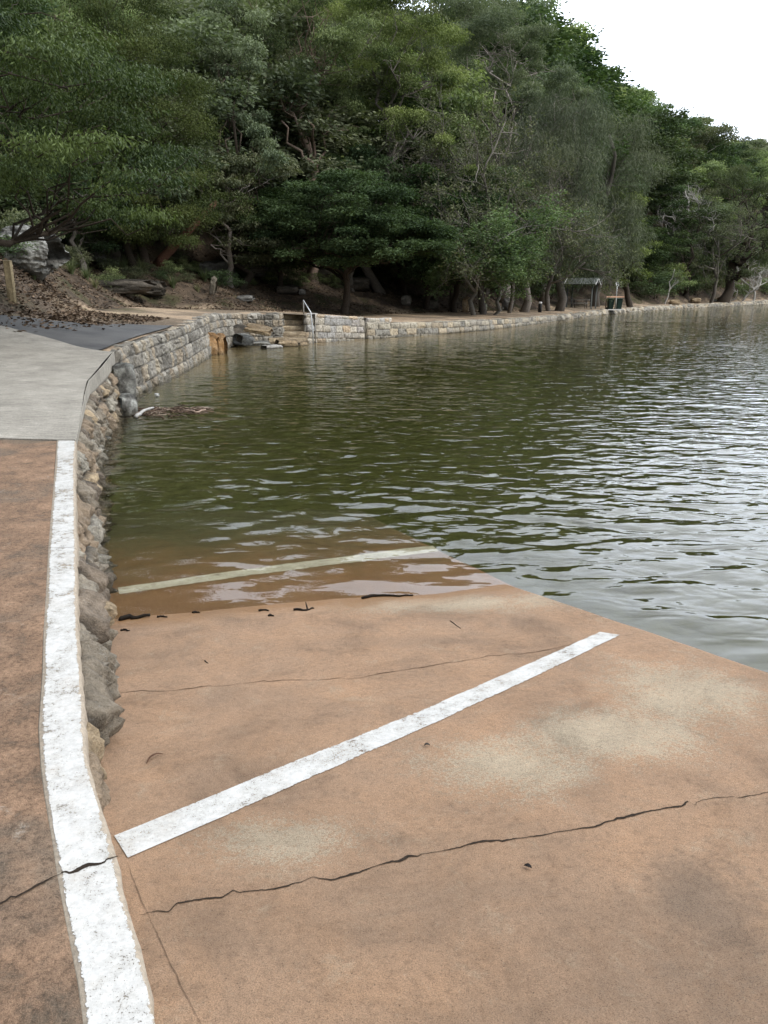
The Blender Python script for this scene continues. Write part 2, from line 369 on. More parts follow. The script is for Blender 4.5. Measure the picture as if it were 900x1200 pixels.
BS = np.array([.4, .4, .4, .4, .25, .35, .33, .36, .36, .5, .75, .9, .85, .6, .5, .5, .5, .5])
HS = np.array([.55, .55, .58, .58, .60, .64, .68, .68, .68, .65, .6, .6, .6, .55, .4, .4, .4, .4])
HM = np.array([24, 24, 25, 24, 24, 27, 34, 40, 42, 42, 40, 36, 30, 24, 20, 16, 12, 12])
def Gtd(t, d):
    f = lambda a: np.interp(t, D_, a)
    zt = np.interp(t, TH, ZT); wp = f(WP); z = zt+f(PS)*np.clip(d, 0, wp)
    e = np.clip(d-wp, 0, None)
    rise = f(BS)*np.minimum(e, 7)+f(HS)*np.clip(e-7, 0, None)
    hm = f(HM); rise = hm*np.tanh(rise/hm)
    x = CX+(rshore(t)+d)*np.cos(t); y = CY+(rshore(t)+d)*np.sin(t)
    a = sst(e, 0, 3)
    z = z+rise+a*((fbm(x*.35, y*.35, 5)-.5)*1.0+(fbm(x*1.3, y*1.3, 8)-.5)*.30)+(fbm(x*.5, y*.5, 2)-.5)*.05*sst(d, .3, 2)
    return z
def td(x, y):
    t = np.arctan2(np.asarray(y)-CY, np.asarray(x)-CX) % (2*math.pi); return t, np.hypot(np.asarray(x)-CX, np.asarray(y)-CY)-rshore(t)
def G(x, y):
    t, d = td(x, y); return Gtd(t, d)
def onG(px, py):          # point where the sight line of a pixel first meets the land
    for Y in np.concatenate([np.arange(3, 60, .15), np.arange(60, 200, .6)]):
        p = atY(px, py, Y); t, d = td(p[0], p[1])
        if d > .1 and Gtd(t, d) >= p[2]: return p
    return p
# ------------------------------------------------------------------ terrain
fp = np.array([onG(*q) for q in [(0, 370), (40, 374), (67, 378), (110, 380.5), (150, 381), (197, 382)]])
fp = np.concatenate([[[-14, fp[0][1]-1, 0]], fp, [[-5.6, 27, 0]]]); o2 = np.argsort(fp[:, 0])
def ye(x): return np.interp(x, [-13, -9, -5.3], [21.2, 18.5, 16.1])
def fyx(x): return np.maximum(np.interp(x, fp[o2, 0], fp[o2, 1])+(fbm(np.asarray(x)*2, np.asarray(x)*0, 6)-.5)*.5, ye(x)+.1)
GAP0, GAP1 = td(*WBt[-1][:2])[0], td(*WDt[0][:2])[0]
tt = np.concatenate([np.linspace(R(5), R(62), 40), np.linspace(R(62.2), R(150), 520), np.linspace(R(150.2), R(200), 420), np.linspace(R(200.4), R(258), 160), [GAP0-.0004, GAP0+.0004, GAP1-.0004, GAP1+.0004]])
tt = np.sort(tt)
dd = np.concatenate([[0, .15, .4], np.linspace(.6, 12, 90), 12*1.035**np.arange(1, 92)])
Tg, Dg = np.meshgrid(tt, dd, indexing='ij')
off = np.where((Tg < max(GAP0, GAP1)) & (Tg > min(GAP0, GAP1)), 1.75, .22)
De = Dg+off*np.clip(1-Dg/6, 0, 1)
Xg = CX+(rshore(Tg)+De)*np.cos(Tg); Yg = CY+(rshore(Tg)+De)*np.sin(Tg); Zg = Gtd(Tg, De)-.02
# sink under the built slabs
Zg = np.where((Xg > -13) & (Xg < -2) & (Yg < fyx(Xg)), Zg-.25*sst(fyx(Xg)-Yg, .0, .25)*sst(Xg+13, 0, 1)*sst(De, .55, .95), Zg); Zg = np.where((Xg >= -2) & (Yg < 16), Zg-.3, Zg)
wp = np.interp(Tg, D_, WP); e = De-wp
n1 = fbm(Xg*.6, Yg*.6, 11); n2 = fbm(Xg*2.2, Yg*2.2, 12)
sand = np.array([.36, .27, .185]); litter = np.array([.060, .046, .034]); litter2 = np.array([.115, .085, .060]); dirt = np.array([.19, .148, .105]); grass = np.array([.075, .085, .032]); rockc = np.array([.16, .15, .13])
def mixv(a, b, t): return a*(1-t[..., None])+b*t[..., None]
c = mixv(np.broadcast_to(sand, Xg.shape+(3,)), dirt, sst(n1, .38, .6))
c = mixv(c, grass, sst(n2, .5, .7)*sst(e, -3.5, -.5)*.5)
lt = sst(e+(n1-.5)*5, -1.3, .6)
bank = mixv(np.broadcast_to(litter, Xg.shape+(3,)), litter2, sst(n2, .42, .66)); bank = mixv(bank, grass*.6, sst(fbm(Xg*.9, Yg*.9, 21), .52, .7)*.6)
c = mixv(c, bank, lt)
lf = sst(-(Xg+5.6)+(n1-.5)*3, -.5, 2.2)*sst(Yg, 14, 17)*sst(31-Yg, 0, 6); c = mixv(c, litter*1.3, lf*.55)
me = mesh_np('hillside_ground', np.stack([Xg, Yg, Zg], -1).reshape(-1, 3), grid_faces(len(tt), len(dd))[:, ::-1], c.reshape(-1, 3))
tag(link('hillside_ground', me, M['ground']), kind='structure')
# far sheet out to the horizon and the river bed
S_ = 3000
me = mesh_np('river_bed', [(-S_, -S_, -1.32), (S_, -S_, -1.32), (S_, S_, -1.32), (-S_, S_, -1.32)], [[0, 1, 2, 3]], np.tile([[.112, .116, .076]], (4, 1)))
tag(link('river_bed', me, M['mud']), kind='structure')
t2 = np.linspace(R(5), R(235), 420); d2 = np.linspace(-12, .35, 60); T2, D2 = np.meshgrid(t2, d2, indexing='ij')
X2 = CX+(rshore(T2)+D2)*np.cos(T2); Y2 = CY+(rshore(T2)+D2)*np.sin(T2)
base = np.interp(Y2, [-8, 12, 20, 30, 40], [-.95, -.85, -.45, -.10, -.12])
Z2 = np.maximum(base+.13*np.minimum(D2, 0)+(fbm(X2*1.2, Y2*1.2, 31)-.5)*.12, -1.30)
mud = mixv(np.broadcast_to(np.array([.120, .122, .078]), X2.shape+(3,)), np.array([.26, .19, .10]), sst(Z2, -.6, -.1))
me = mesh_np('bay_bed', np.stack([X2, Y2, Z2], -1).reshape(-1, 3), grid_faces(len(t2), len(d2))[:, ::-1], mud.reshape(-1, 3))
tag(link('bay_bed', me, M['mud']), kind='structure')
# ------------------------------------------------------------------ ramp
E0 = np.array([2.17, 3.89]); ED = np.array([-.507, 1.0])
def edge_x(y): return E0[0]+ED[0]*(y-E0[1])
KA = np.concatenate([[[.9, -8, 1.9], [.35, -2, 1.1]], [atf(250, 1400, kz)*0+np.array([-.42, 1.1, .66])], WAt])
def kerb_x(y): return float(np.interp(y, KA[:, 1], KA[:, 0]))
ys = np.linspace(-5, 8.75, 240); us = np.linspace(0, 1, 90)
Yr, Ur = np.meshgrid(ys, us, indexing='ij')
xl = np.array([kerb_x(y)-.05 for y in ys])[:, None]; xr = edge_x(ys)[:, None]
Xr = xl+(xr-xl)*Ur; Yr = Yr+0*Xr
Yr = np.where(ys[:, None] > 8.7, Yr+(fbm(Xr*3, Yr*0, 4)-.5)*.1, Yr)
Zr = rz(Yr, Xr)+(fbm(Xr*.8, Yr*.8, 41, 3)-.5)*.022+(fbm(Xr*5, Yr*5, 42, 3)-.5)*.004-.012*sst(Ur, .993, 1.0)
V = np.stack([Xr, Yr, Zr], -1).reshape(-1, 3); Fc = grid_faces(240, 90)[:, ::-1]
b = MB(); b.add(V, Fc)
for k, (i, j0, j1) in enumerate([(None, 0, 0)]):
    top = np.stack([Xr[:, -1], Yr[:, -1], Zr[:, -1]], -1); bot = top.copy(); bot[:, 2] = -1.5; bot[:, 0] -= .02
    W = np.stack([top, bot], 1).reshape(-1, 3); b.add(W, grid_faces(240, 2)[:, ::-1])
    top = np.stack([Xr[-1], Yr[-1], Zr[-1]], -1); bot = top.copy(); bot[:, 2] = -1.5
    W = np.stack([top, bot], 1).reshape(-1, 3); b.add(W, grid_faces(90, 2))
tag(b.build('boat_ramp', M['ramp']), kind='structure'); RAMP = COL.objects['boat_ramp']
def ramp_z(x, y):
    return rz(y, x)+(fbm(x*.8, y*.8, 41, 3)-.5)*.022+(fbm(x*5, y*5, 42, 3)-.5)*.004
def at_ramp(px, py):
    d = ray(px, py)
    t = -(HC-.8)/(d[2]+RS*d[1]-CS*d[0]); p = np.array([0, 0, HC])+d*t
    if p[2] >= 0: return p
    w = at(px, py, 0.); h = d/np.linalg.norm(d); s = 1/1.333; ci = -h[2]
    r = s*h+np.array([0, 0, s*ci-math.sqrt(1-s*s*(1-ci*ci))])
    t = (.8-RS*w[1]+CS*w[0]-w[2])/(r[2]+RS*r[1]-CS*r[0]); return w+r*t
def strip(name, L, Rr, mat, zoff, zf, parent=None, n=60, m=7, wob=.004):
    L = np.array(L)[:, :2]; Rr = np.array(Rr)[:, :2]
    u = np.linspace(0, 1, n)
    def res(P):
        q = np.r_[0, np.cumsum(np.linalg.norm(np.diff(P, axis=0), axis=1))]; q /= q[-1]
        return np.stack([np.interp(u, q, P[:, 0]), np.interp(u, q, P[:, 1])], -1)
    a, b2 = res(L), res(Rr); v = np.linspace(0, 1, m)[None, :, None]
    P = a[:, None]*(1-v)+b2[:, None]*v
    Z = zf(P[..., 0], P[..., 1])+zoff
    V = np.concatenate([P, Z[..., None]], -1).reshape(-1, 3)
    uv = np.stack(np.broadcast_arrays(np.linspace(0, 1, m)[None, :], u[:, None]), -1).reshape(-1, 2)
    me = mesh_np(name, V, grid_faces(n, m), uv=uv)
    if me.polygons[0].normal.z < 0: me.flip_normals()
    return link(name, me, mat, parent)
l1 = [at_ramp(134, 981), at_ramp(300, 912), at_ramp(500, 832), at_ramp(703, 742)]; l2 = [at_ramp(150, 1007), at_ramp(310, 936), at_ramp(520, 845), at_ramp(727, 746)]
strip('painted_line', l1, l2, M['line_paint'], .004, ramp_z, RAMP)
l1 = [at_ramp(138, 689), at_ramp(300, 665), at_ramp(420, 650), at_ramp(508, 640)]; l2 = [at_ramp(140, 696), at_ramp(300, 673.5), at_ramp(420, 658), at_ramp(514, 646)]
strip('submerged_painted_line', l1, l2, M['stained_paint'], .006, ramp_z, RAMP)
def crack(name, pts, w, parent, zf, mat, amp=.012, seed=1, col=(.03, .022, .016)):
    P = np.array([p[:2] for p in pts]); q = np.r_[0, np.cumsum(np.linalg.norm(np.diff(P, axis=0), axis=1))]
    n = int(q[-1]/.006)+2; u = np.linspace(0, q[-1], n); x = np.interp(u, q, P[:, 0]); y = np.interp(u, q, P[:, 1])
    tx = np.gradient(x); ty = np.gradient(y); l = np.hypot(tx, ty)+1e-9; nx, ny = -ty/l, tx/l
    kn = np.sort(np.random.RandomState(seed).rand(int(q[-1]*16)+2))*q[-1]; kv = np.random.RandomState(seed+1).randn(len(kn))*amp*.75
    o = (fbm(u*3, u*0+seed, seed, 3)-.5)*amp*6+np.interp(u, kn, kv)+(fbm(u*45, u*0+seed, seed+5, 3)-.5)*amp*.9
    x = x+nx*o; y = y+ny*o; ww = w*(.2+np.clip(fbm(u*9, u*0+seed, seed+9, 2)-.25, 0, 1)*2.6*(.4+1.2*fbm(u*60, u*0+seed, seed+3, 2)))*sst(u, 0, .08)*sst(q[-1]-u, 0, .08)+w*.22
    a = np.stack([x+nx*ww/2, y+ny*ww/2], -1); c_ = np.stack([x-nx*ww/2, y-ny*ww/2], -1)
    P = np.stack([a, c_], 1); Z = zf(P[..., 0], P[..., 1])+.0025
    me = mesh_np(name, np.concatenate([P, Z[..., None]], -1).reshape(-1, 3), grid_faces(n, 2), np.tile([col], (2*n, 1)))
    if me.polygons[0].normal.z < 0: me.flip_normals()
    return link(name, me, mat, parent)
crack('crack', [at_ramp(*q) for q in [(165, 1078), (230, 1058), (330, 1036), (420, 1022), (520, 998), (570, 985), (640, 978), (690, 970), (760, 950), (830, 940), (900, 929), (960, 918), (1050, 906)]], .006, RAMP, ramp_z, M['soil'])
crack('crack', [at_ramp(*q) for q in [(137, 812), (200, 809), (260, 805), (330, 797), (420, 795), (500, 783), (570, 769), (640, 763), (700, 750), (745, 745)]], .0045, RAMP, ramp_z, M['soil'], seed=4, col=(.09, .055, .035))
crack('joint', [at_ramp(*q) for q in [(150, 1012), (175, 1080), (205, 1140), (240, 1210)]], .002, RAMP, ramp_z, M['soil'], seed=7, amp=.0016, col=(.15, .098, .065))
# ------------------------------------------------------------------ kerb and promenade
def kzv(x, y): return np.interp(y, [-8, -2, 1.5, 2.6, 5.0, 8.2, 11.7, 16, 40], [1.93, 1.1, .625, .62, .67, .74, .86, 1.03, 1.05])
LE = [(120, 1290), (102, 1200), (98, 1158), (83, 1087), (71, 1025), (66, 990), (56, 930), (52, 900), (49, 855), (53, 790), (54, 740), (56, 700), (59, 640), (62, 600), (66, 550), (68, 517)]
REd = [(220, 1290), (187, 1200), (167, 1117), (146, 1054), (137, 1008), (131, 985), (125, 965), (112, 925), (102, 887), (100, 860), (99, 825), (95, 780), (91, 720), (90, 660), (89, 600), (88, 560), (89, 517)]
Lk = np.array([atf(*q, kz) for q in LE]); Rk = np.array([atf(*q, kz) for q in REd])
Lk = np.concatenate([[[.0, -3, 0]], Lk]); Rk = np.concatenate([[[.42, -3, 0]], Rk])
YS = np.concatenate([np.linspace(-3, 9, 240), ])
y517 = Rk[-1, 1]
ysk = np.linspace(-3, y517, 260)
def xL(y): return np.interp(y, Lk[:, 1], Lk[:, 0])
def xR(y): return np.interp(y, Rk[:, 1], Rk[:, 0])
b = MB()
for k, (y0, y1) in enumerate([(-3, atf(88, 643, kz)[1]-.003), (atf(88, 643, kz)[1]+.003, y517)]):
    yy = np.linspace(y0, y1, 240)
    xa = xL(yy)-.015; xb = xR(yy)+(fbm(yy*6, yy*0, 3, 3)-.5)*.02; zt = kzv(0, yy)+.007
    prof = [(xa, zt-.2), (xa, zt-.004), (xa+.006, zt), (xa*.5+xb*.5, zt), (xb-.02, zt), (xb-.004, zt-.012), (xb+.004*np.sin(yy*40), zt-.05), (xb+(fbm(yy*12, yy*0, 6)-.5)*.03, zt-.13), (xb-.03, zt-.35)]
    P = np.stack([np.stack([q[0], yy, q[1]], -1) for q in prof], 1)
    cc = np.tile([[.29, .245, .19]], (P.shape[0]*P.shape[1], 1))
    b.add(P.reshape(-1, 3), grid_faces(240, len(prof)), cc)
    for e in (0, -1):
        b.add(P[e], [[0, 1, 7, 8], [1, 2, 6, 7], [2, 4, 5, 6]], (.2, .17, .13))
KERB = b.build('kerb', M['kerb_concrete']); tag(KERB, kind='structure')
for k, (y0, y1) in enumerate([(-3, atf(88, 643, kz)[1]-.003), (atf(88, 643, kz)[1]+.003, y517-.005)]):
    yy = np.linspace(y0, y1, 200)
    strip('kerb_paint', np.stack([xL(yy), yy], -1), np.stack([xR(yy)-.012, yy], -1), M['kerb_paint'], .0095, kzv, KERB, n=200)
# reddish pavement slab
yy = np.linspace(-6, y517, 120); u = np.linspace(0, 1, 60)[None]**1.0
xk = xL(yy)[:, None]-.012; X = xk*(1-u)+(-13)*u; Y = yy[:, None]+0*X
def pave_z(x, y): return kzv(0, y)+(np.clip(xL(y)-x, 0, 20))*.035+(fbm(x*.9, y*.9, 51, 3)-.5)*.02
me = mesh_np('promenade_pavement', np.stack([X, Y, pave_z(X, Y)+.001], -1).reshape(-1, 3), grid_faces(120, 60)); 
if me.polygons[0].normal.z < 0: me.flip_normals()
PV = tag(link('promenade_pavement', me, M['pave']), kind='structure')
crack('crack', [atf(*q, kz) for q in [(75, 1027), (40, 1045), (5, 1062), (-40, 1080)]], .007, PV, lambda x, y: pave_z(x, y)+.002, M['soil'], seed=3)
crack('crack', [atf(*q, kz) for q in [(138, 1006), (118, 1013), (104, 1016), (90, 1024), (72, 1028)]], .022, KERB, lambda x, y: kzv(0, y)+.0085, M['soil'], seed=5)
def slab_z(x, y):
    k = sst(y-ye(x), -5.5, 0)*sst(-x, 5.4, 7.5); return (pave_z(x, y)+.016)*(1-k)+(G(x, y)+.03)*k
# grey brushed concrete slab with its upstand edge
GR_ = np.array([atf(*q, kz) for q in [(89, 516), (92, 500), (95, 487), (100, 463), (104, 450), (120, 433), (134, 417)]])
yy = np.linspace(y517+.012, GR_[-1, 1], 90); xe = np.interp(yy, GR_[:, 1], GR_[:, 0])
far = GR_[-1]; farL = np.array([-13.0, 17.6])
b = MB(); nU = 50; u = np.linspace(0, 1, nU)[None]
X = xe[:, None]*(1-u)+(-13)*u; wq = ((yy-yy[0])/(yy[-1]-yy[0]))[:, None]; Y = yy[:, None]+wq**2*(ye(X)-ye(xe[-1])); Zs = slab_z(X, Y)
b.add(np.stack([X, Y, Zs], -1).reshape(-1, 3), grid_faces(90, nU)[:, ::-1])
sd = np.stack([np.stack([xe, yy, Zs[:, 0]], -1), np.stack([xe+.006, yy, Zs[:, 0]-.008], -1), np.stack([xe+.008, yy, Zs[:, 0]-np.interp(yy, [8, 10, 13, 16], [.05, .1, .22, .3])], -1), np.stack([xe-.1, yy, Zs[:, 0]-.5], -1)], 1)
b.add(sd.reshape(-1, 3), grid_faces(90, 4))
e_ = np.stack([X[-1], Y[-1], Zs[-1]], -1); e2 = e_.copy(); e2[:, 2] -= .5; b.add(np.stack([e_, e2], 1).reshape(-1, 3), grid_faces(nU, 2))
e_ = np.stack([X[0], Y[0], Zs[0]], -1); e2 = e_.copy(); e2[:, 2] -= .5; b.add(np.stack([e_, e2], 1).reshape(-1, 3), grid_faces(nU, 2)[:, ::-1])
tag(b.build('grey_concrete_path', M['grey'], smooth=False), kind='structure')
# asphalt
A0 = atf(125, 412, kz); bx = np.linspace(0, 1, 60)
near = np.stack([X[-1][::-1], Y[-1][::-1]+.01], -1)
nx_ = np.linspace(-13, -5.35, 60); ny_ = np.interp(nx_, near[:, 0], near[:, 1])
fy = fyx(nx_)
v = np.linspace(0, 1, 40)[None]; Xa = nx_[:, None]+0*v
Ya = ny_[:, None]*(1-v)+fy[:, None]*v
xlim = np.interp(Ya, WBt[:9, 1], WBt[:9, 0])-.27; Xa = np.minimum(Xa, xlim)
k_ = sst(Ya-ye(Xa), -.2, 1.2); Za = (slab_z(Xa, Ya)-.012)*(1-k_)+(G(Xa, Ya)+.02)*k_
me = mesh_np('asphalt_path', np.stack([Xa, Ya, Za], -1).reshape(-1, 3), grid_faces(60, 40))
if me.polygons[0].normal.z < 0: me.flip_normals()
tag(link('asphalt_path', me, M['asphalt']), kind='structure')
# ------------------------------------------------------------------ water
def wave(x, y):
    rs = np.random.RandomState(5); h = 0
    fade = 1-sst(y, 12, 60)*.6
    for k in range(20):
        L = .26*1.19**k if k < 11 else rs.uniform(.25, .6); a = .0026*L**.72; ang = R(rs.normal(93, 36)); ph = rs.rand()*6.28
        kx, ky = math.cos(ang)*6.283/L, math.sin(ang)*6.283/L
        w_ = x*kx+y*ky+ph+1.6*(fbm(x*.5/L**.5, y*.5/L**.5, k, 2)-.5)*4
        f2 = np.clip(1-(np.abs(y)/(L*95)), 0, 1)
        h = h+a*.8*np.sin(w_)*f2
    calm = .40+1.0*sst(fbm(x*.13+3, y*.13, 9, 2), .3, .7)
    shallow = np.clip((y-4.8)/3.5+np.clip(x-(2.17-.507*(y-3.89)), 0, 1), .07, 1)
    return h*calm*shallow
yw = np.concatenate([np.arange(1.0, 3.5, .1), np.arange(3.5, 13, .035), 13*1.0048**np.arange(1, 600)]); yw = yw[yw < 228]
nx = 620; k = np.linspace(-1, 1, nx)
xw = (-.42*(yw[:, None]+8)*.0-7.2)+0*yw[:, None]
left = np.full(len(yw), -7.3); right = np.maximum(9, .62*yw+6)
uu = np.linspace(0, 1, nx)[None]
Xw = left[:, None]*(1-uu)+right[:, None]*uu; Yw = yw[:, None]+0*Xw
Zw = wave(Xw, Yw)
V = np.stack([Xw, Yw, Zw], -1).reshape(-1, 3); Fw = grid_faces(len(yw), nx)[:, ::-1]
# closed body: rim ring down to the bottom
ny = len(yw); rim = np.concatenate([np.arange(nx), np.arange(1, ny)*nx+nx-1, (ny-1)*nx+np.arange(nx-2, -1, -1), np.arange(ny-2, 0, -1)*nx])
base_ = len(V); bot = V[rim].copy(); bot[:, 2] = -1.6; cen = np.array([[2.0, 10, -1.6]])
m_ = len(rim); q = np.arange(m_); sides = np.stack([rim, rim[(q+1) % m_], base_+(q+1) % m_, base_+q], -1)[:, ::-1]
V = np.concatenate([V, bot, cen]); 
fan = np.stack([base_+q, base_+(q+1) % m_, np.full(m_, base_+m_)], -1)
bmv = mesh_np('river_water', V, np.concatenate([Fw, sides]))
import bmesh
bm_ = bmesh.new(); bm_.from_mesh(bmv); bm_.verts.ensure_lookup_table()
for f in fan.tolist(): bm_.faces.new([bm_.verts[i] for i in f])
bmesh.ops.recalc_face_normals(bm_, faces=bm_.faces); bm_.to_mesh(bmv); bm_.free()
bmv.polygons.foreach_set('use_smooth', np.ones(len(bmv.polygons), bool))
WATER = tag(link('river_water', bmv, M['water']), kind='structure')
# ------------------------------------------------------------------ stone walls
PAL = {
 'grey': [(.22, .19, .145), (.27, .23, .175), (.21, .175, .13), (.29, .265, .215), (.17, .135, .10), (.32, .245, .155), (.25, .19, .13)],
 'mix': [(.25, .228, .19), (.30, .275, .23), (.18, .165, .14), (.33, .285, .215), (.30, .25, .185), (.22, .205, .175), (.27, .25, .21), (.15, .137, .115), (.33, .305, .26)],
 'pale': [(.45, .405, .33), (.50, .45, .37), (.39, .355, .30), (.46, .36, .25), (.35, .335, .31), (.53, .49, .41), (.43, .395, .36)],
 'tan': [(.34, .305, .24), (.39, .35, .275), (.28, .255, .21), (.40, .335, .24), (.25, .235, .20)],
}
def wall(name, top, hgt, batter, width, kind, pal, step, rows, bw, prot, seed, label, cat, zcap=None, mortar=(.07, .062, .05), rough=.02, out_sign=1, hvar=0, taper=0, wobk=1.):
    rs = np.random.RandomState(seed); top = np.array(top, float)
    q = np.r_[0, np.cumsum(np.linalg.norm(np.diff(top[:, :2], axis=0), axis=1))]
    ns = int(q[-1]/step)+2; s = np.linspace(0, q[-1], ns)
    x, y, z = [np.interp(s, q, top[:, k]) for k in range(3)]
    kk = max(1, int(.25/step))
    def sm(a): 
        p_ = np.pad(a, kk, mode='edge'); return np.convolve(p_, np.ones(2*kk+1)/(2*kk+1), 'valid')
    xs, ys_ = sm(x), sm(y)
    tx, ty = np.gradient(xs), np.gradient(ys_); l = np.hypot(tx, ty)+1e-9
    ox, oy = ty/l*out_sign, -tx/l*out_sign      # outward, toward the water
    H = float(hgt); nt_ = int((H+width)/step)+2
    t = np.linspace(0, H+width, nt_)         # 0 = foot, H = top edge, beyond = across the top
    S, T = np.meshgrid(s, t, indexing='ij')
    Tf = np.minimum(T, H); Tw = np.maximum(T-H, 0)
    px = xs[:, None]+ox[:, None]*((H-Tf)*batter-Tw); py = ys_[:, None]+oy[:, None]*((H-Tf)*batter-Tw); pz = z[:, None]-(H-Tf)+0*S
    face = (T <= H)
    Nx = np.where(face, ox[:, None], 0); Ny = np.where(face, oy[:, None], 0); Nz = np.where(face, batter*.3, 1.)
    # round the arris
    a = sst(T, H-.06, H+.06); Nx = ox[:, None]*(1-a); Ny = oy[:, None]*(1-a); Nz = a+.05
    pal_ = np.array(PAL[pal])
    if kind == 'course':
        wob = (fbm(S*1.1, T*0, seed, 3)-.5)*.07*wobk
        Tq = T+wob+(fbm(S*5, T*5, seed+2, 3)-.5)*.035*wobk
        edges = [0]
        while edges[-1] < H-.02-rows[0]*.6: edges.append(edges[-1]+rs.uniform(*rows))
        edges = np.array(edges)*(H-rs.uniform(*rows)*.0)/max(edges[-1], .01) if False else np.array(edges)
        edges = edges+(H+width+.2-0-edges[-1])*0
        # last course wraps over the arris
        E = np.r_[edges, H+width+.3]
        ri = np.clip(np.searchsorted(E, Tq, side='right')-1, 0, len(E)-2)
        dist = np.minimum(Tq-E[ri], E[ri+1]-Tq); sid = np.zeros(S.shape, int)
        Sq = S+(fbm(S*4, T*4, seed+4, 3)-.5)*.05*wobk
        for r in range(len(E)-1):
            c_ = [-.3]
            while c_[-1] < q[-1]+.5: c_.append(c_[-1]+rs.uniform(*bw)*(1 if rs.rand() > .12 else 1.5))
            c_ = np.array(c_); mk = ri == r; tilt = rs.uniform(-.12, .12)
            sq = Sq[mk]+(Tq[mk]-E[r])*tilt; ci = np.clip(np.searchsorted(c_, sq, side='right')-1, 0, len(c_)-2)
            dist[mk] = np.minimum(dist[mk], np.minimum(sq-c_[ci], c_[ci+1]-sq)); sid[mk] = r*977+ci
    else:
        cw, ch = bw[0], rows[0]
        Sq = S+(fbm(S*2.2, T*2.2, seed+4, 3)-.5)*.3; Tq = T+(fbm(S*2.2, T*2.2, seed+6, 3)-.5)*.25
        gi = np.floor(Sq/cw).astype(int); gj = np.floor(Tq/ch).astype(int)
        f1 = np.full(S.shape, 9.); f2 = np.full(S.shape, 9.); sid = np.zeros(S.shape, int)
        J = rs.rand(2, 512, 64)
        for di in (-1, 0, 1):
            for dj in (-1, 0, 1):
                i, j = gi+di, gj+dj
                cx_ = (i+.15+.7*J[0, i % 512, j % 64])*cw; cy_ = (j+.15+.7*J[1, i % 512, j % 64])*ch
                dd_ = np.hypot((Sq-cx_)/cw, (Tq-cy_)/ch); new = dd_ < f1
                f2 = np.where(new, f1, np.minimum(f2, dd_)); sid = np.where(new, (i % 512)*64+j % 64, sid); f1 = np.where(new, dd_, f1)
        dist = (f2-f1)*min(cw, ch)*.5
    tab = rs.rand(40000, 4); r4 = tab[sid % 40000]
    prof = (sst(dist, .0, .032)*.8+sst(dist, 0, .12)*.2) if kind == 'course' else (sst(dist, .0, .035)*.8+sst(dist, 0, .14)*.2)
    h = prof*(prot*((.55+.9*r4[..., 0]) if not taper else (.2+1.5*r4[..., 0])))
    # every stone's face leans its own way
    h = h+prof*((r4[..., 1]-.5)*.35*((S*3.1) % 1-.5)*prot+(fbm(S*6, T*6, seed+8, 5)-.5)*rough*2.4+(fbm(S*19, T*19, seed+11, 4)-.5)*rough)
    if taper: h = h-prof*rough*1.1*(.5-np.abs(2*fbm(S*5+r4[..., 2]*5, T*7, seed+31, 5)-1)*2.2)+prof*(r4[..., 3]-.5)*.5*(T*2.1 % .5-.25)*prot
    ridge = np.abs(fbm(S*3.2+r4[..., 2]*9, T*3.2+r4[..., 3]*7, seed+13, 4)-.5); h = h-prof*sst(.05-ridge, 0, .05)*rough*1.1
    ax = a; h = h*(1-ax*.55)*(sst(S, -.05, taper) if taper else 1)
    if zcap is None: pass
    if hvar: pz = pz+hvar*(r4[..., 3]-.5)*ax
    X_ = px+Nx*h; Y_ = py+Ny*h; Z_ = pz+Nz*h-.0*ax-prot*.4*ax
    ci = (r4[..., 2]*len(pal_)).astype(int) % len(pal_); C_ = pal_[ci]*(.8+.4*r4[..., 3:4])
    m_ = sst(dist, .006 if taper else .0, .034 if taper else .022)[..., None]; C_ = np.array(mortar)*(1-m_)+C_*m_
    VV = np.stack([X_, Y_, Z_], -1); FF = grid_faces(ns, nt_); VV2 = VV.reshape(-1, 3); CC = C_.reshape(-1, 3)
    for e in (0, ns-1):      # close the two ends
        bk = VV[e, -1].copy(); bk[2] = VV[e, 0, 2]; k0 = len(VV2); VV2 = np.concatenate([VV2, [bk]]); CC = np.concatenate([CC, [pal_[0]]])
        i_ = np.arange(nt_-1); FF = np.concatenate([FF, np.stack([e*nt_+i_, e*nt_+i_+1, np.full(nt_-1, k0), np.full(nt_-1, k0)], -1)])
    bk = VV[:, -1].copy(); bk[:, 2] = VV[:, 0, 2]; k0 = len(VV2); VV2 = np.concatenate([VV2, bk]); CC = np.concatenate([CC, np.tile(pal_[:1], (ns, 1))])
    i_ = np.arange(ns-1); FF = np.concatenate([FF, np.stack([i_*nt_+nt_-1, (i_+1)*nt_+nt_-1, k0+i_+1, k0+i_], -1)])
    mb_ = MB(); mb_.add(VV2, FF, CC); mb_.f[0][:, 3] = np.where(mb_.f[0][:, 3] == mb_.f[0][:, 2], mb_.f[0][:, 0], mb_.f[0][:, 3]); me = mb_.mesh(name)
    o = link(name, me, M['stone']); tag(o, label, cat); return o
def ends(P, a=0, b=0, d0=None, d1=None):
    P = [np.array(p, float) for p in P]
    if d0 is not None: P = [P[0]+np.array([d0[0], d0[1], 0])*a]+P
    if d1 is not None: P = P+[P[-1]+np.array([d1[0], d1[1], 0])*b]
    return np.array(P)
# near rubble wall under the kerb, then under the grey slab
T1 = WAt.copy(); T1[:, 2] -= np.interp(T1[:, 1], [2, 3, 8, 10, 13, 16], [.09, .10, .10, .12, .2, .30]); T1[:, 0] -= .015
wall('rubble_seawall', T1[2:], 1.5, .16, .25, 'course', 'grey', .018, (.20, .36), (.26, .62), .085, 11, 'rough grey rubble sea wall curving below the white kerb down to the water', 'sea wall', rough=.055, mortar=(.05, .043, .035), taper=1.2, wobk=2.2)
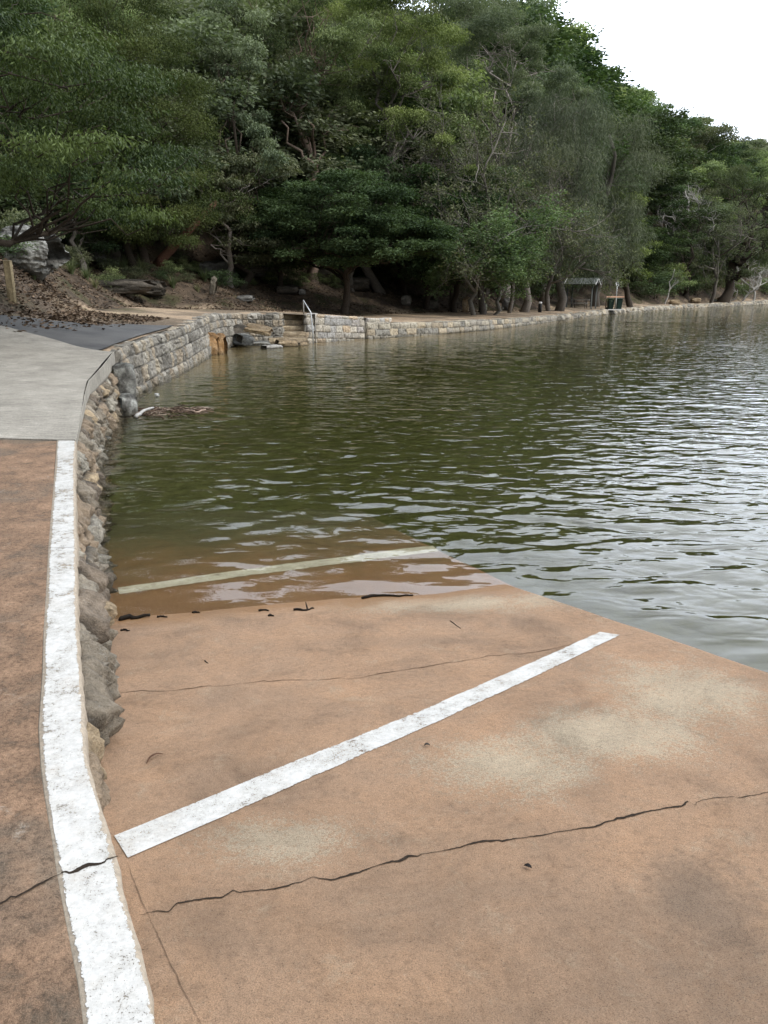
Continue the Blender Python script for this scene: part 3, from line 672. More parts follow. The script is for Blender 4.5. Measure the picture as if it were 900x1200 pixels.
# coursed wall with upright coping stones beside the asphalt
inn = np.array([math.cos(GAP0), math.sin(GAP0)])
B1 = WBt.copy(); B1 = np.concatenate([B1, [[B1[-1][0]+.0, B1[-1][1]+1.7, B1[-1][2]]]])
o = wall('coursed_seawall', B1, 1.75, .13, .42, 'course', 'mix', .026, (.24, .46), (.20, .52), .06, 23, 'weathered coursed stone sea wall with upright coping stones, curving from the asphalt to the steps', 'sea wall', rough=.055, mortar=(.06, .054, .045), hvar=.06)
D1 = np.concatenate([[[WDt[0][0], WDt[0][1]+1.7, WDt[0][2]]], WDt])
wall('pale_block_seawall', D1, 1.7, .07, .45, 'course', 'pale', .035, (.26, .36), (.38, .62), .05, 37, 'pale cream squared block wall to the right of the steps and handrail', 'sea wall', rough=.025, mortar=(.10, .09, .07))
# a second lower lift of two courses running on from the pale wall
LO = np.array([atY(429, 371.8, 39.15), atY(440, 373, 39.6), atY(456, 374.4, 40.8)]); LO[:, 2] = [1.0, .96, .93]
LO = np.concatenate([LO, [LO[-1]+np.array([.1, .7, 0])]])
wall('upper_block_course', LO, .6, .05, .4, 'course', 'pale', .035, (.2, .3), (.35, .55), .04, 41, 'short raised course of pale blocks stepping down beyond the pale wall', 'low wall', rough=.02)
wall('low_seawall', WEt, 1.3, .12, .5, 'course', 'tan', .045, (.27, .36), (.42, .75), .06, 53, 'long low two-course tan stone sea wall curving along the sandy path', 'sea wall', rough=.03, mortar=(.06, .052, .04), hvar=.06)
WF2 = WFt.copy(); WF2[0] = WEt[-1]+(WEt[-2]-WEt[-1])*.12+np.array([.06, -.03, -.02])
wall('rocky_seawall', WF2, 1.0, .45, .7, 'rubble', 'tan', .11, (.34,), (.65,), .22, 61, 'far low rocky sea wall edging the river bank past the picnic shelter', 'sea wall', rough=.08, mortar=(.07, .06, .045), hvar=.12)
# ------------------------------------------------------------------ rocks
def rock_mesh(name, size, seed, cols, n=14, rough=.22, flat=.0, power=2.6):
    u = np.linspace(-1, 1, n); V = []; Fc = []
    for ax_ in range(3):
        for sg in (-1, 1):
            A_, B_ = np.meshgrid(u, u, indexing='ij'); C_ = np.full_like(A_, sg)
            P = np.stack([A_, B_, C_], -1) if sg*1 > 0 else np.stack([B_, A_, C_], -1)
            P = np.roll(P, ax_+1, axis=-1) if ax_ else P
            Fc.append(grid_faces(n, n, len(V)*n*n)); V.append(P.reshape(-1, 3))
    V = np.concatenate(V); Fc = np.concatenate(Fc)
    l = (np.abs(V)**power).sum(1)**(1/power); V = V/l[:, None]
    def n3(P, s, k): return (fbm(P[:, 0]*s+P[:, 2]*s*.7, P[:, 1]*s-P[:, 2]*s*.6, seed+k, 4)+fbm(P[:, 2]*s+3, P[:, 0]*s+P[:, 1]*.5*s, seed+k+7, 4))-1
    r = 1+n3(V, 1.1, 0)*rough*1.8+n3(V, 3.5, 20)*rough*.5+n3(V, 9, 40)*rough*.26+n3(V, 24, 60)*rough*.12
    W = V*r[:, None]
    strata = np.sin((W[:, 2]+n3(V, 1, 3)*.25)*9)*.018; W[:, :2] *= (1+strata)[:, None]
    W = W*np.array(size)/2
    t = fbm(V[:, 0]*2+seed, V[:, 1]*2+V[:, 2]*2, seed, 4); c1, c2 = np.array(cols[0]), np.array(cols[1])
    col = c1+(c2-c1)*sst(t, .35, .65)[:, None]
    return mesh_np(name, W, Fc, col)
def rock(name, p, size, seed, cols, label, rz_=0., tilt=0., group=None, cat='boulder', **k):
    o = link(name, rock_mesh(name, size, seed, cols, **k), M['stone']); o.location = p; o.rotation_euler = (tilt, tilt*.6, rz_)
    return tag(o, label, cat, group)
GREYR = ((.16, .155, .14), (.33, .33, .30)); TANR = ((.30, .22, .13), (.42, .33, .22)); ORR = ((.42, .22, .09), (.50, .33, .19)); DKR = ((.07, .062, .05), (.14, .12, .095))
# ------------------------------------------------------------------ trees
def leaves(rs, C, Dv, a, b, cols, tt_, fold=.0):
    n = len(C); Dv = Dv/(np.linalg.norm(Dv, axis=1)[:, None]+1e-9)
    S_ = np.cross(Dv, rs.randn(n, 3)); S_ /= np.linalg.norm(S_, axis=1)[:, None]+1e-9
    a = a*rs.uniform(.7, 1.25, (n, 1)); b = b*rs.uniform(.75, 1.2, (n, 1))
    N = np.cross(Dv, S_)
    V = np.stack([C, C+Dv*a*.45+S_*b*.5+N*b*fold, C+Dv*a, C+Dv*a*.45-S_*b*.5+N*b*fold], 1).reshape(-1, 3)
    c0, c1 = np.array(cols[0]), np.array(cols[1])
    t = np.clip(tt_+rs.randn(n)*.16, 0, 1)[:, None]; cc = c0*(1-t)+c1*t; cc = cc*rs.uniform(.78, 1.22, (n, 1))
    return V, np.repeat(cc, 4, 0)
def crown_mesh(name, rs, clumps, nleaf, la, lb, cols, mode):
    Vs, Cs = [], []
    for (c, r, fl) in clumps:
        n = int(nleaf*(r**2)*rs.uniform(.75, 1.25))+3
        d = rs.randn(n, 3); d /= np.linalg.norm(d, axis=1)[:, None]; n_lob = rs.rand(3)*6
        if mode != 'needle': d[:, 2] = np.where((d[:, 2] < -.3) & (rs.rand(n) < .6), -d[:, 2], d[:, 2])
        rad = r*rs.rand(n, 1)**(.33)*(1+.09*rs.randn(n, 1))
        # lumpy outline, a few sprigs poking out
        lump = 1+.30*np.sin(d[:, :1]*5+n_lob[0])*np.sin(d[:, 1:2]*5+n_lob[1])+.12*np.sin(d[:, 2:]*9+d[:, :1]*7+n_lob[2])
        P = c+d*rad*lump*np.array([1, 1, fl])
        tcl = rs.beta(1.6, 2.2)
        if mode == 'droop': Dv = np.stack([rs.randn(n)*.55+d[:, 0]*.4, rs.randn(n)*.55+d[:, 1]*.4, -rs.uniform(.2, 1.1, n)], -1)
        elif mode == 'needle': Dv = np.stack([rs.randn(n)*.28+d[:, 0]*.3, rs.randn(n)*.28+d[:, 1]*.3, -np.abs(rs.normal(.75, .35, n))+.1], -1)
        elif mode == 'flat': Dv = np.stack([rs.randn(n)*.6+d[:, 0]*.8, rs.randn(n)*.6+d[:, 1]*.8, rs.randn(n)*.28-.15], -1)
        else: Dv = rs.randn(n, 3)*.8+d
        tl = tcl+.28*np.clip(d[:, 2], -.3, 1)*rad[:, 0]/r       # lighter toward outside and top: lit pad tops put into the leaf colour
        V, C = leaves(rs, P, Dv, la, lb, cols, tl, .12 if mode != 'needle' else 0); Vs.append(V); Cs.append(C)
    V = np.concatenate(Vs); C = np.concatenate(Cs); n = len(V)//4
    return mesh_np(name, V, np.arange(n*4).reshape(n, 4), C, smooth=False)
def bend(rs, p0, p1, up, gn, m=7):
    p0, p1 = np.array(p0, float), np.array(p1, float); L = np.linalg.norm(p1-p0); u = np.linspace(0, 1, m)[:, None]
    mid = (p0+p1)/2+np.array([0, 0, up*L]); P = p0*(1-u)**2+2*mid*u*(1-u)+p1*u*u
    w = rs.randn(m, 3)*gn*L; w[0] = 0; w[-1] = 0; w = w*np.array([1, 1, .8]); return P+w
def tree_geo(name, seed, H, clumps, base_r=.3, lean=(0, 0), gn=.03, K=6, bark=((.18, .15, .12), (.26, .23, .2)), leaf=None, trunk_top=.62, twigs=0, n=7, droopbr=.0, multi=1, fmin=3):
    rs = np.random.RandomState(seed); b = MB(); c0, c1 = np.array(bark[0]), np.array(bark[1])
    col = lambda: c0+(c1-c0)*rs.rand()
    cen = np.mean([c[0] for c in clumps], 0)
    trunks = []
    for k in range(multi):
        ang = rs.rand()*6.28; top = np.array([lean[0]*H+cen[0]*.5, lean[1]*H+cen[1]*.5, H*trunk_top])+(np.array([math.cos(ang), math.sin(ang), 0])*H*.12 if multi > 1 else 0)
        T_ = bend(rs, (0, 0, -.6), top, .03, gn*.5, 10); r = base_r*(1-.62*np.linspace(0, 1, 10)); r[0] *= 1.5; r[1] *= 1.12; b.tube(T_, r/(1 if multi == 1 else 1.3), n+2, col(), gn=.06); trunks.append(T_)
    nodes = []
    order = rs.permutation(len(clumps))[:K]
    for i in order:
        T_ = trunks[rs.randint(multi)]
        c = clumps[i][0]; f = int(np.clip((c[2]*.62/(H*trunk_top))*9, fmin, 9)); a0 = T_[f]; nd_ = a0*.42+c*.58; P = bend(rs, a0, nd_, .08-droopbr, gn)
        r0 = base_r*.42*(1-.04*f); b.tube(P, r0*(1-.5*np.linspace(0, 1, 7)), n-1, col(), gn=.05); nodes.append((nd_, r0*.5, P))
    for i, (c, r, fl) in enumerate(clumps):
        dmin = min(range(len(nodes)), key=lambda k: np.linalg.norm(nodes[k][0]-c)); nd_, r0, Pn = nodes[dmin]
        k0 = rs.randint(3, 7); a0 = Pn[k0]; P = bend(rs, a0, c+rs.randn(3)*r*.2, .06-droopbr, gn*1.2, 6); b.tube(P, r0*.75*(1-.75*np.linspace(0, 1, 6)), 5, col(), cap=False)
        for q in range(twigs):
            s = P[rs.randint(2, 6)]; d = rs.randn(3); d[2] = abs(d[2])*.6-droopbr*2; d /= np.linalg.norm(d); e = s+d*r*rs.uniform(.6, 1.3)
            b.tube(bend(rs, s, e, .05, gn*1.5, 4), np.array([.3, .22, .15, .06])*r0, 4, col(), cap=False)
    tm = b.mesh(name+'_trunk')
    cm = crown_mesh(name+'_crown', rs, clumps, *leaf) if leaf else None
    if cm:
        zz = np.empty(len(cm.vertices)*3, np.float32); cm.vertices.foreach_get('co', zz); H = float(np.percentile(zz[2::3], 99.7))
    return dict(trunk=tm, crown=cm, H=H)
def sample_clumps(seed, env, n, cr, fl=.62, surf=.5):
    rs = np.random.RandomState(seed); out = []; tries = 0
    vol = np.array([e[1][0]*e[1][1]*e[1][2] for e in env], float)**.67; vol /= vol.sum()
    while len(out) < n and tries < 6000:
        tries += 1; e = env[rs.choice(len(env), p=vol)]; d = rs.randn(3); d /= np.linalg.norm(d); c = np.array(e[0])+d*np.array(e[1])*(surf+(1-surf)*rs.rand())
        r = cr*rs.uniform(.65, 1.3)
        if d[2] < -.45 and rs.rand() < .55: continue
        if all(np.linalg.norm(c-o[0]) > .75*(r+o[1])*.8 for o in out): out.append((c, r, fl*rs.uniform(.8, 1.3)))
    return out
EU = ((.048, .072, .032), (.185, .225, .082)); EUG = ((.058, .078, .046), (.155, .180, .098)); DKG = ((.024, .042, .020), (.085, .122, .048))
CAS = ((.050, .066, .040), (.125, .145, .080)); BRT = ((.048, .080, .024), (.20, .25, .070)); NEARC = ((.015, .027, .008), (.072, .096, .024)); OLV = ((.055, .068, .036), (.14, .15, .075))
PALEB = ((.20, .17, .15), (.40, .36, .33)); GREYB = ((.10, .088, .075), (.19, .17, .15)); DARKB = ((.03, .024, .018), (.07, .055, .042)); WHITB = ((.30, .285, .26), (.44, .42, .39)); PINKB = ((.16, .11, .085), (.27, .205, .17))
PROTO = {}
def proto(key, *a, **k): PROTO[key] = tree_geo(key, *a, **k)
for i in range(4):     # tall gums, seen at 50 to 80 m
    rs = np.random.RandomState(200+i); H = 16
    env = [((rs.uniform(-2.2, 2.2), rs.uniform(-2.2, 2.2), H*rs.uniform(.55, .9)), (rs.uniform(1.8, 3), rs.uniform(1.8, 3), rs.uniform(1.2, 2.2))) for _ in range(6)]+[((0, 0, H*.78), (3.4, 3.4, 2.8))]
    proto('gum%d' % i, 210+i, H, sample_clumps(220+i, env, 38, 1.1, .55), .30, (rs.uniform(-.1, .1), 0), .05, 8, PALEB if i % 2 else PINKB, (640, .19, .065, EU if i < 2 else (EUG if i == 2 else OLV), 'droop'), twigs=2)
for i in range(5):     # the same kind further off
    rs = np.random.RandomState(240+i); H = 14
    env = [((rs.uniform(-2.4, 2.4), rs.uniform(-2.4, 2.4), H*f_), (2.5, 2.5, 1.7)) for f_ in (.3, .45, .6, .72, .85)]+[((0, 0, H*.75), (3.3, 3.3, 3))]
    proto('fgum%d' % i, 250+i, H, sample_clumps(260+i, env, 38, 1.2, .55), .26, (rs.uniform(-.08, .08), 0), .05, 7, PALEB if i % 2 else GREYB, (330, .30, .12, [tuple(tuple(q*1.25 for q in c_) for c_ in (EU, EUG, EU, OLV, DKG)[i])][0], 'droop'), twigs=2, n=6)
for i in range(3):     # dense dark round-headed trees
    H = 9; env = [((0, 0, 5.2), (3.2, 3.2, 3.4)), ((1.4, .5, 4), (2.6, 2.4, 2.4)), ((-1.5, -.4, 4.2), (2.4, 2.4, 2.6))]
    proto('dense%d' % i, 270+i, H, sample_clumps(275+i, env, 42, 1.15, .42), .24, (0, 0), .04, 8, DARKB, (480, .22, .10, [DKG, ((.022, .045, .016), (.065, .10, .030)), EUG][i], 'flat'), n=6, trunk_top=.55)
for i in range(3):     # casuarinas, feathery
    H = 17; rs = np.random.RandomState(280+i); env = [((rs.uniform(-1.5, 1.5), rs.uniform(-1.5, 1.5), H*f), (2.4-1.0*abs(f-.5), 2.4-1.0*abs(f-.5), 2.6)) for f in (.3, .42, .55, .68, .8)]
    proto('casuarina%d' % i, 285+i, H, sample_clumps(290+i, env, 62, 1.05, 1.15, .35), .28, (0, 0), .04, 9, GREYB, (620, .42, .024, CAS, 'needle'), twigs=2, trunk_top=.85, droopbr=.02)
for i in range(3):     # shrubs
    env = [((0, 0, 1.1), (1.3, 1.3, .9)), ((.7, .3, .8), (.9, .9, .7))]
    proto('shrub%d' % i, 300+i, 2.4, sample_clumps(305+i, env, 18, .5, .7), .05, (0, 0), .05, 6, DARKB, (560, .15, .06, [DKG, EU, OLV][i], ['flat', 'droop', 'any'][i]), n=5, multi=3, trunk_top=.4)
def spray_twigs(b, rs, p, d, L, r, depth, cols, gn=.25, sp=.75, kids=(3, 4)):
    m = 5; P = [p]; dd_ = d.copy()
    for k in range(m): dd_ = dd_+rs.randn(3)*gn*.5+np.array([0, 0, .03]); dd_ /= np.linalg.norm(dd_); P.append(P[-1]+dd_*L/m)
    P = np.array(P); b.tube(P, r*(1-.5*np.linspace(0, 1, m+1)), 6 if depth > 2 else (5 if depth > 1 else 3), np.array(cols[0])+(np.array(cols[1])-np.array(cols[0]))*rs.rand(), cap=depth > 2)
    tips = []
    if depth > 0:
        for _ in range(rs.randint(*kids)+1):
            q = rs.randint(2, m+1); nd2 = dd_+rs.randn(3)*sp; nd2 /= np.linalg.norm(nd2); tips += spray_twigs(b, rs, P[q], nd2, L*rs.uniform(.5, .78), r*.52, depth-1, cols, gn, sp, kids)
    else: tips = [P[-1], P[3]]
    return tips
def bare(key, seed, H, depth, r, cols, leaf=None, sp=.75, gn=.25, lean=(0, 0, 1), kids=(3, 4), nl=3, spread=2):
    rs = np.random.RandomState(seed); b = MB(); tips = []; d = np.array(lean, float); d /= np.linalg.norm(d)
    T_ = bend(rs, (0, 0, -.5), d*H*.38, .0, .04, 8); b.tube(T_, r*(1-.4*np.linspace(0, 1, 8)), 9, cols[0], gn=.08)
    for k in range(5):
        nd2 = d+rs.randn(3)*sp*1.0; nd2 /= np.linalg.norm(nd2); nd2[2] = max(nd2[2], .05); tips += spray_twigs(b, rs, T_[4+k*3//5 if k < 4 else 7], nd2, H*.28*rs.uniform(.8, 1.2), r*.5, depth, cols, gn, sp, kids)
    cm = None
    if leaf:
        cl = [(t+rs.randn(3)*.1, leaf[5]*rs.uniform(.6, 1.2), .7) for t in tips if rs.rand() < leaf[6]]; cm = crown_mesh(key+'_crown', rs, cl, *leaf[:5])
    PROTO[key] = dict(trunk=b.mesh(key+'_trunk'), crown=cm, H=H)
bare('bare0', 330, 13, 4, .2, ((.12, .105, .09), (.22, .20, .175)), (60, .16, .07, OLV, 'any', .35, .45), kids=(3, 4))
bare('bare1', 331, 8, 4, .14, ((.16, .15, .13), (.32, .30, .27)), (70, .15, .08, ((.05, .08, .03), (.12, .16, .06)), 'flat', .35, .8), sp=.8)
bare('dead0', 332, 12, 4, .26, WHITB, None, sp=.8, gn=.45, lean=(.15, 0, 1), kids=(2, 3))
bare('dead1', 333, 9, 3, .13, WHITB, None, sp=.85, gn=.5, lean=(.7, -.1, .6), kids=(2, 3))
NAMES = {'gum': 'gum_tree', 'fgum': 'gum_tree', 'dense': 'rainforest_tree', 'casuarina': 'casuarina_tree', 'shrub': 'shrub', 'bare': 'bare_tree', 'dead': 'dead_tree'}
USED = {}
def put(key, x, y, H, rz_, label, cat='tree', group=None, name=None, wid=1., z=None, leafmat='leaf', sink=.15):
    p = PROTO[key]; kk = key.rstrip('0123456789'); z0 = float(G(x, y))-sink if z is None else z
    t = empty(name or NAMES.get(kk, 'tree'), (x, y, z0), rz_); s = H/p['H']; t.scale = (s*wid, s*wid, s); tag(t, label, cat, group)
    link('trunk', p['trunk'], M['bark'], t)
    if p['crown']: link('crown', p['crown'], M['needle' if kk == 'casuarina' else leafmat], t)
    return t
def putpx(key, px, Y, ytop, rz_, label, **k):
    x = atY(px, 330, Y)[0]; z0 = float(G(x, Y))-.15; zt = atY(px, ytop, Y)[2]; H = max(zt-z0, 1.5); return put(key, x, Y, H, rz_, label, **k)
# --- heroes at the left, near enough for single leaves
def hero(name, seed, base, H, env, n, cr, leaf, label, fl=.45, br=.25, K=10, gn=.05, bark=DARKB, surf=.35, lean=(0, 0), clumps=None, mat='leaf', tt_=.6, twigs=2, filt=None, droopbr=.0, name_='tree'):
    cl = clumps or sample_clumps(seed, env, n, cr, fl, surf)
    if filt: cl = [c for c in cl if filt(c[0])]
    g = tree_geo(name, seed, H, cl, br, lean, gn, K, bark, leaf, tt_, twigs, droopbr=droopbr); t = empty(name_, base); tag(t, label, 'tree')
    link('trunk', g['trunk'], M['bark'], t); link('crown', g['crown'], M[mat], t); return t
x0, y0 = -9.0, 17.6; z0 = float(G(x0, y0))-.2
def lowcut(c):      # underside of the near crown rises and falls as in the photo
    q = proto_px(c+np.array([x0, y0, z0])); return q[1] < np.interp(q[0], [-200, 0, 60, 150, 220, 260], [235, 235, 225, 262, 262, 240]) and q[0] < np.interp(q[1], [-50, 0, 60, 110, 180, 240, 280], [110, 118, 135, 190, 215, 225, 215])
def proto_px(p): return proj(p[0], p[1], p[2])
hero('near_tree', 401, (x0, y0, z0), 9.5, [((-.6, .5, 4.6), (5.4, 4.6, 2.6)), ((-1.2, .8, 7.2), (4.4, 4.2, 3.0)), ((1.6, -.4, 3.2), (3.4, 3.2, 1.7)), ((-2, -1, 9.0), (4, 4, 2.4))], 210, .80, (1250, .115, .032, NEARC, 'droop'),
     'large dark leafy tree overhanging the asphalt, nearest and filling the upper left corner', .30, .26, 16, .05, filt=lowcut, mat='leaf_gloss', tt_=.7, twigs=3, surf=.15, name_='broadleaf_tree')
q_ = onG(150, 318); x1, y1 = q_[0], q_[1]; z1 = float(G(x1, y1))-.2; print('second', q_)
def cut2(c):
    q = proj(*(c+np.array([x1, y1, z1]))); return q[1] < np.interp(q[0], [0, 120, 200, 260, 330], [300, 290, 285, 290, 292]) and 70 < q[0] < np.interp(q[1], [-50, 0, 60, 130, 180, 230, 290], [228, 238, 244, 262, 288, 290, 312])
hero('second_tree', 402, (x1, y1, z1), 12, [((.2, 0, 7.5), (4.2, 3.6, 5.5)), ((1.6, -.5, 3.4), (3.4, 3.0, 2.6)), ((-1.5, .5, 3.6), (3.4, 3.0, 2.6))], 210, .95, (900, .105, .050, ((.022, .040, .010), (.080, .108, .026)), 'droop'),
     'tall small-leaved green tree with leaning reddish trunk, behind and right of the nearest tree', .5, .22, 14, .05, bark=DARKB, filt=cut2, lean=(-.02, 0), tt_=.7, surf=.2, name_='broadleaf_tree')
# leaning red-brown trunk seen under the crown
q_ = onG(184, 310); print('lean', q_); P0 = atY(190, 303, q_[1]-.1); P1 = atY(216, 276, q_[1]-.5); b = MB(); o0 = q_-np.array([0, 0, .2])
t = empty('leaning_tree', o0); tag(t, 'short leaning reddish trunk rising from the bank beneath the small-leaved tree', 'tree')
P2 = P1+(P1-P0)*1.4; b.tube(np.array([o0, P0, (P0+P1)/2+.03, P1, P2])-o0, [.34, .26, .23, .21, .12], 10, (.16, .085, .06), gn=.05); b.build('trunk', M['bark'], t)
rs = np.random.RandomState(9); cl = [(P2-o0+rs.randn(3)*np.array([1.1, .9, .6]), rs.uniform(.4, .7), .6) for _ in range(16)]
link('crown', crown_mesh('leaning_crown', rs, cl, 420, .10, .045, NEARC, 'droop'), M['leaf'], t)
# dark spreading tree in the middle
Y3 = 47.5; x3 = atY(402, 330, Y3)[0]; z3 = float(G(x3, Y3))-.2
rs = np.random.RandomState(403); cl = []
for k in range(230):
    u_ = rs.uniform(-1, 1); px = 408+u_*112; ytop = 198+34*abs(u_)**1.6+ (34 if u_ > .55 else 0); py = rs.uniform(ytop+6, 312-18*abs(u_)); Yc = Y3+rs.uniform(-4.5, 3.5)*math.sqrt(max(.05, 1-u_*u_*.8)); p = atY(px, py, Yc)-np.array([x3, Y3, z3]); cl.append((p, rs.uniform(.6, 1.05), .34))
hero('spreading_tree', 404, (x3, Y3, z3), 7.5, None, 0, 0, (520, .20, .085, ((.022, .044, .018), (.060, .100, .036)), 'flat'), 'wide dark-green spreading tree with layered foliage, low on the bank above the steps', br=.28, K=12, clumps=cl, tt_=.5, name_='spreading_tree')
# the two gnarled gums above it: foliage pads read from the photo
def padtree(seed, base_px, Yb, pads, label, br=.36, bark=PINKB, cols=EU, K=9, sub=4, la=.17, lb=.06, nl=900, H=None, mode='droop', name_='gum_tree', gn=.09, tt_=.6, dY=3., lean=(0, 0)):
    xb = atY(base_px, 330, Yb)[0]; zb_ = float(G(xb, Yb))-.3; rs = np.random.RandomState(seed); cl = []
    for (px, py, r) in pads:
        Yc = Yb+rs.uniform(-dY, dY); c = atY(px, py, Yc)-np.array([xb, Yb, zb_]); rm = r*Yb/900
        for _ in range(sub): cl.append((c+rs.randn(3)*rm*np.array([.5, .5, .32]), rm*rs.uniform(.5, .75), .55))
    top = max(c[0][2] for c in cl); H = H or top
    return hero('pad%d' % seed, seed, (xb, Yb, zb_), H, None, 0, 0, (nl, la, lb, cols, mode), label, br=br, K=K, clumps=cl, bark=bark, gn=gn, tt_=tt_, name_=name_, lean=lean, twigs=3)
padtree(411, 368, 53, [(345, 22, 34), (305, 10, 30), (300, 62, 30), (262, 40, 26), (385, 56, 30), (352, 86, 30), (398, 98, 26), (402, 128, 26), (330, 138, 18), (310, 110, 22), (285, 95, 20), (412, 150, 14), (372, 120, 16), (330, -20, 40), (390, 5, 28)], 'tall gum with gnarled pink-grey limbs and bright foliage pads, directly above the spreading tree')
padtree(412, 446, 56, [(440, 30, 36), (470, 52, 36), (505, 82, 26), (522, 100, 18), (455, 95, 28), (485, 132, 24), (515, 150, 20), (520, 165, 16), (430, 128, 20), (470, 165, 16), (420, 62, 26), (500, 40, 30), (460, -5, 34), (412, 15, 24), (550, 205, 14)], 'gum with rounded bright-green crowns, between the pink-limbed gum and the twiggy bare tree', cols=BRT, bark=GREYB)
padtree(413, 270, 46, [(262, 20, 26), (258, 60, 22), (285, 55, 20), (255, 105, 18), (300, 160, 20), (320, 185, 18), (290, 140, 16)], 'slender dark-limbed gum between the small-leaved tree and the pink-limbed gum', cols=EUG, bark=DARKB, br=.2)
padtree(414, 590, 68, [(570, 25, 30), (605, 48, 24), (632, 72, 20), (598, 80, 26), (655, 100, 18), (625, 105, 20), (680, 112, 14), (560, 55, 24), (545, 15, 30), (590, 28, 20)], 'tall gum on the skyline above the twiggy bare tree', cols=EUG, bark=PALEB, dY=4)
# bare, twiggy
putpx('bare0', 563, 55, 62, 1.0, 'grey twiggy tree with sparse leaves in front of the tall skyline gum')
putpx('bare0', 535, 57, 100, 3.0, 'smaller grey twiggy tree just left of the main twiggy tree', wid=.9)
putpx('bare0', 598, 60, 118, 5.1, 'pale-branched twiggy tree left of the first casuarina', wid=.8)
putpx('bare0', 646, 68, 172, 2.2, 'grey forked bare tree standing in front of the casuarinas, left of the picnic shelter', wid=1.1)
putpx('bare0', 838, 108, 205, 4.2, 'grey bare-limbed tree just left of the big leaning tree')
putpx('bare1', 556, 52.5, 215, .3, 'low pale-limbed tree with round leaves arching toward the path', wid=1.3)
putpx('bare1', 585, 55, 232, 2.3, 'small arching pale-limbed tree beside the casuarina trunk', wid=1.2)
for k, (px, Y, yt) in enumerate([(535, 56, 210), (500, 55, 200), (565, 58, 200)]):
    putpx('dense%d' % (k % 2), px, Y, yt, k*2., ['dark leafy tree behind the low pale-limbed tree', 'dark leafy tree right behind the wide spreading tree', 'dark leafy tree left of the casuarina trunk'][k])
putpx('casuarina0', 613, 63.5, 118, 0., 'tall grey-green casuarina with a thick pale trunk at the path edge', wid=1.15)
putpx('casuarina1', 655, 70, 110, 1.2, 'feathery casuarina hanging over the left of the picnic shelter', wid=1.2)
putpx('casuarina2', 700, 83, 135, 2.1, 'feathery casuarina rising behind the picnic shelter', wid=1.3)
putpx('casuarina0', 640, 76, 90, 4., 'tall casuarina further up the bank behind the thick-trunked one', wid=1.2)
padtree(421, 735, 86, [(725, 225, 14), (745, 235, 14), (720, 255, 16), (750, 262, 15), (735, 285, 18), (757, 292, 12), (712, 290, 14), (740, 312, 14), (722, 325, 12), (755, 320, 10), (735, 240, 12), (728, 270, 14)], 'bright green creeper-covered tree above the two bins', cols=BRT, bark=DARKB, la=.24, lb=.12, nl=260, name_='creeper_covered_tree', dY=2.5)
padtree(422, 806, 106, [(800, 245, 14), (815, 255, 12), (795, 268, 14), (812, 280, 13), (785, 285, 10), (800, 300, 14), (820, 305, 10), (790, 315, 10)], 'rounded mid-green tree between the leaning trunk and the big leaning tree', cols=((.030, .055, .022), (.075, .11, .038)), bark=DARKB, la=.3, lb=.14, nl=170, dY=3, mode='flat')
padtree(423, 781, 97, [(797, 316, 6), (803, 322, 5), (795, 324, 4)], 'small tree with a pale bare trunk leaning right at the path edge', cols=BRT, bark=WHITB, la=.22, lb=.1, nl=300, br=.12, dY=.5, gn=.04, K=3, tt_=.9, name_='leaning_tree')
padtree(424, 846, 112, [(850, 215, 16), (870, 205, 16), (890, 215, 18), (835, 240, 14), (880, 240, 18), (905, 235, 18), (860, 265, 14), (890, 275, 14), (835, 275, 10), (915, 270, 16), (875, 315, 9), (925, 215, 18), (900, 300, 10)], 'big dark-trunked leaning tree with feathery pale-green crown and white dead limbs at far right', cols=((.05, .07, .032), (.11, .13, .058)), bark=DARKB, la=.55, lb=.05, nl=260, mode='needle', br=.75, dY=4, lean=(.12, 0), name_='leaning_tree')
putpx('dead1', 868, 119, 268, .2, 'white dead limbs reaching over the bank in front of the big leaning tree')
putpx('dead1', 884, 121, 225, 1.1, 'upper white dead branch against the feathery crown at far right', wid=.8)
putpx('dead0', 786, 112, 165, 0., 'bleached white dead tree standing on the hillside')
x = atY(838, 348, 112)[0]; b = MB(); rs = np.random.RandomState(77); spray_twigs(b, rs, np.array([0, 0, .1]), np.array([1, 0, .12]), 3.2, .12, 2, WHITB, .5, .8, (1, 2)); o = b.build('fallen_branch', M['bark'], loc=(x, 112, float(G(x, 112)))); tag(o, 'white fallen dead branches on the bank under the big leaning tree', 'branch')
# --- the hillside population
RID = [(545, -40), (585, -8), (602, 6), (630, 30), (655, 48), (675, 68), (692, 86), (703, 97), (722, 92), (740, 112), (760, 128), (790, 132), (810, 136), (826, 150), (835, 162), (860, 163), (880, 158), (900, 163), (1000, 172), (1300, 190)]
rs = np.random.RandomState(55); PL = []; cnt = 0
def pxof(x, y, z): return proj(x, y, z)
cand = []
for _ in range(30000):
    t = R(rs.uniform(62, 182)); d = rs.uniform(9, 85); x = CX+(float(rshore(t))+d)*math.cos(t); y = CY+(float(rshore(t))+d)*math.sin(t)
    if y < 24 or abs(x/y) > .60: continue
    wpth = float(np.interp(t, D_, WP))
    if d < wpth+3.5: continue
    sp = 3.5+.014*y
    if all((x-a)**2+(y-b_)**2 > sp*sp for a, b_, *_ in cand): cand.append((x, y, t, d))
print('cand', len(cand))
zones = {}
npop = 0
cand.sort(key=lambda c: c[1])
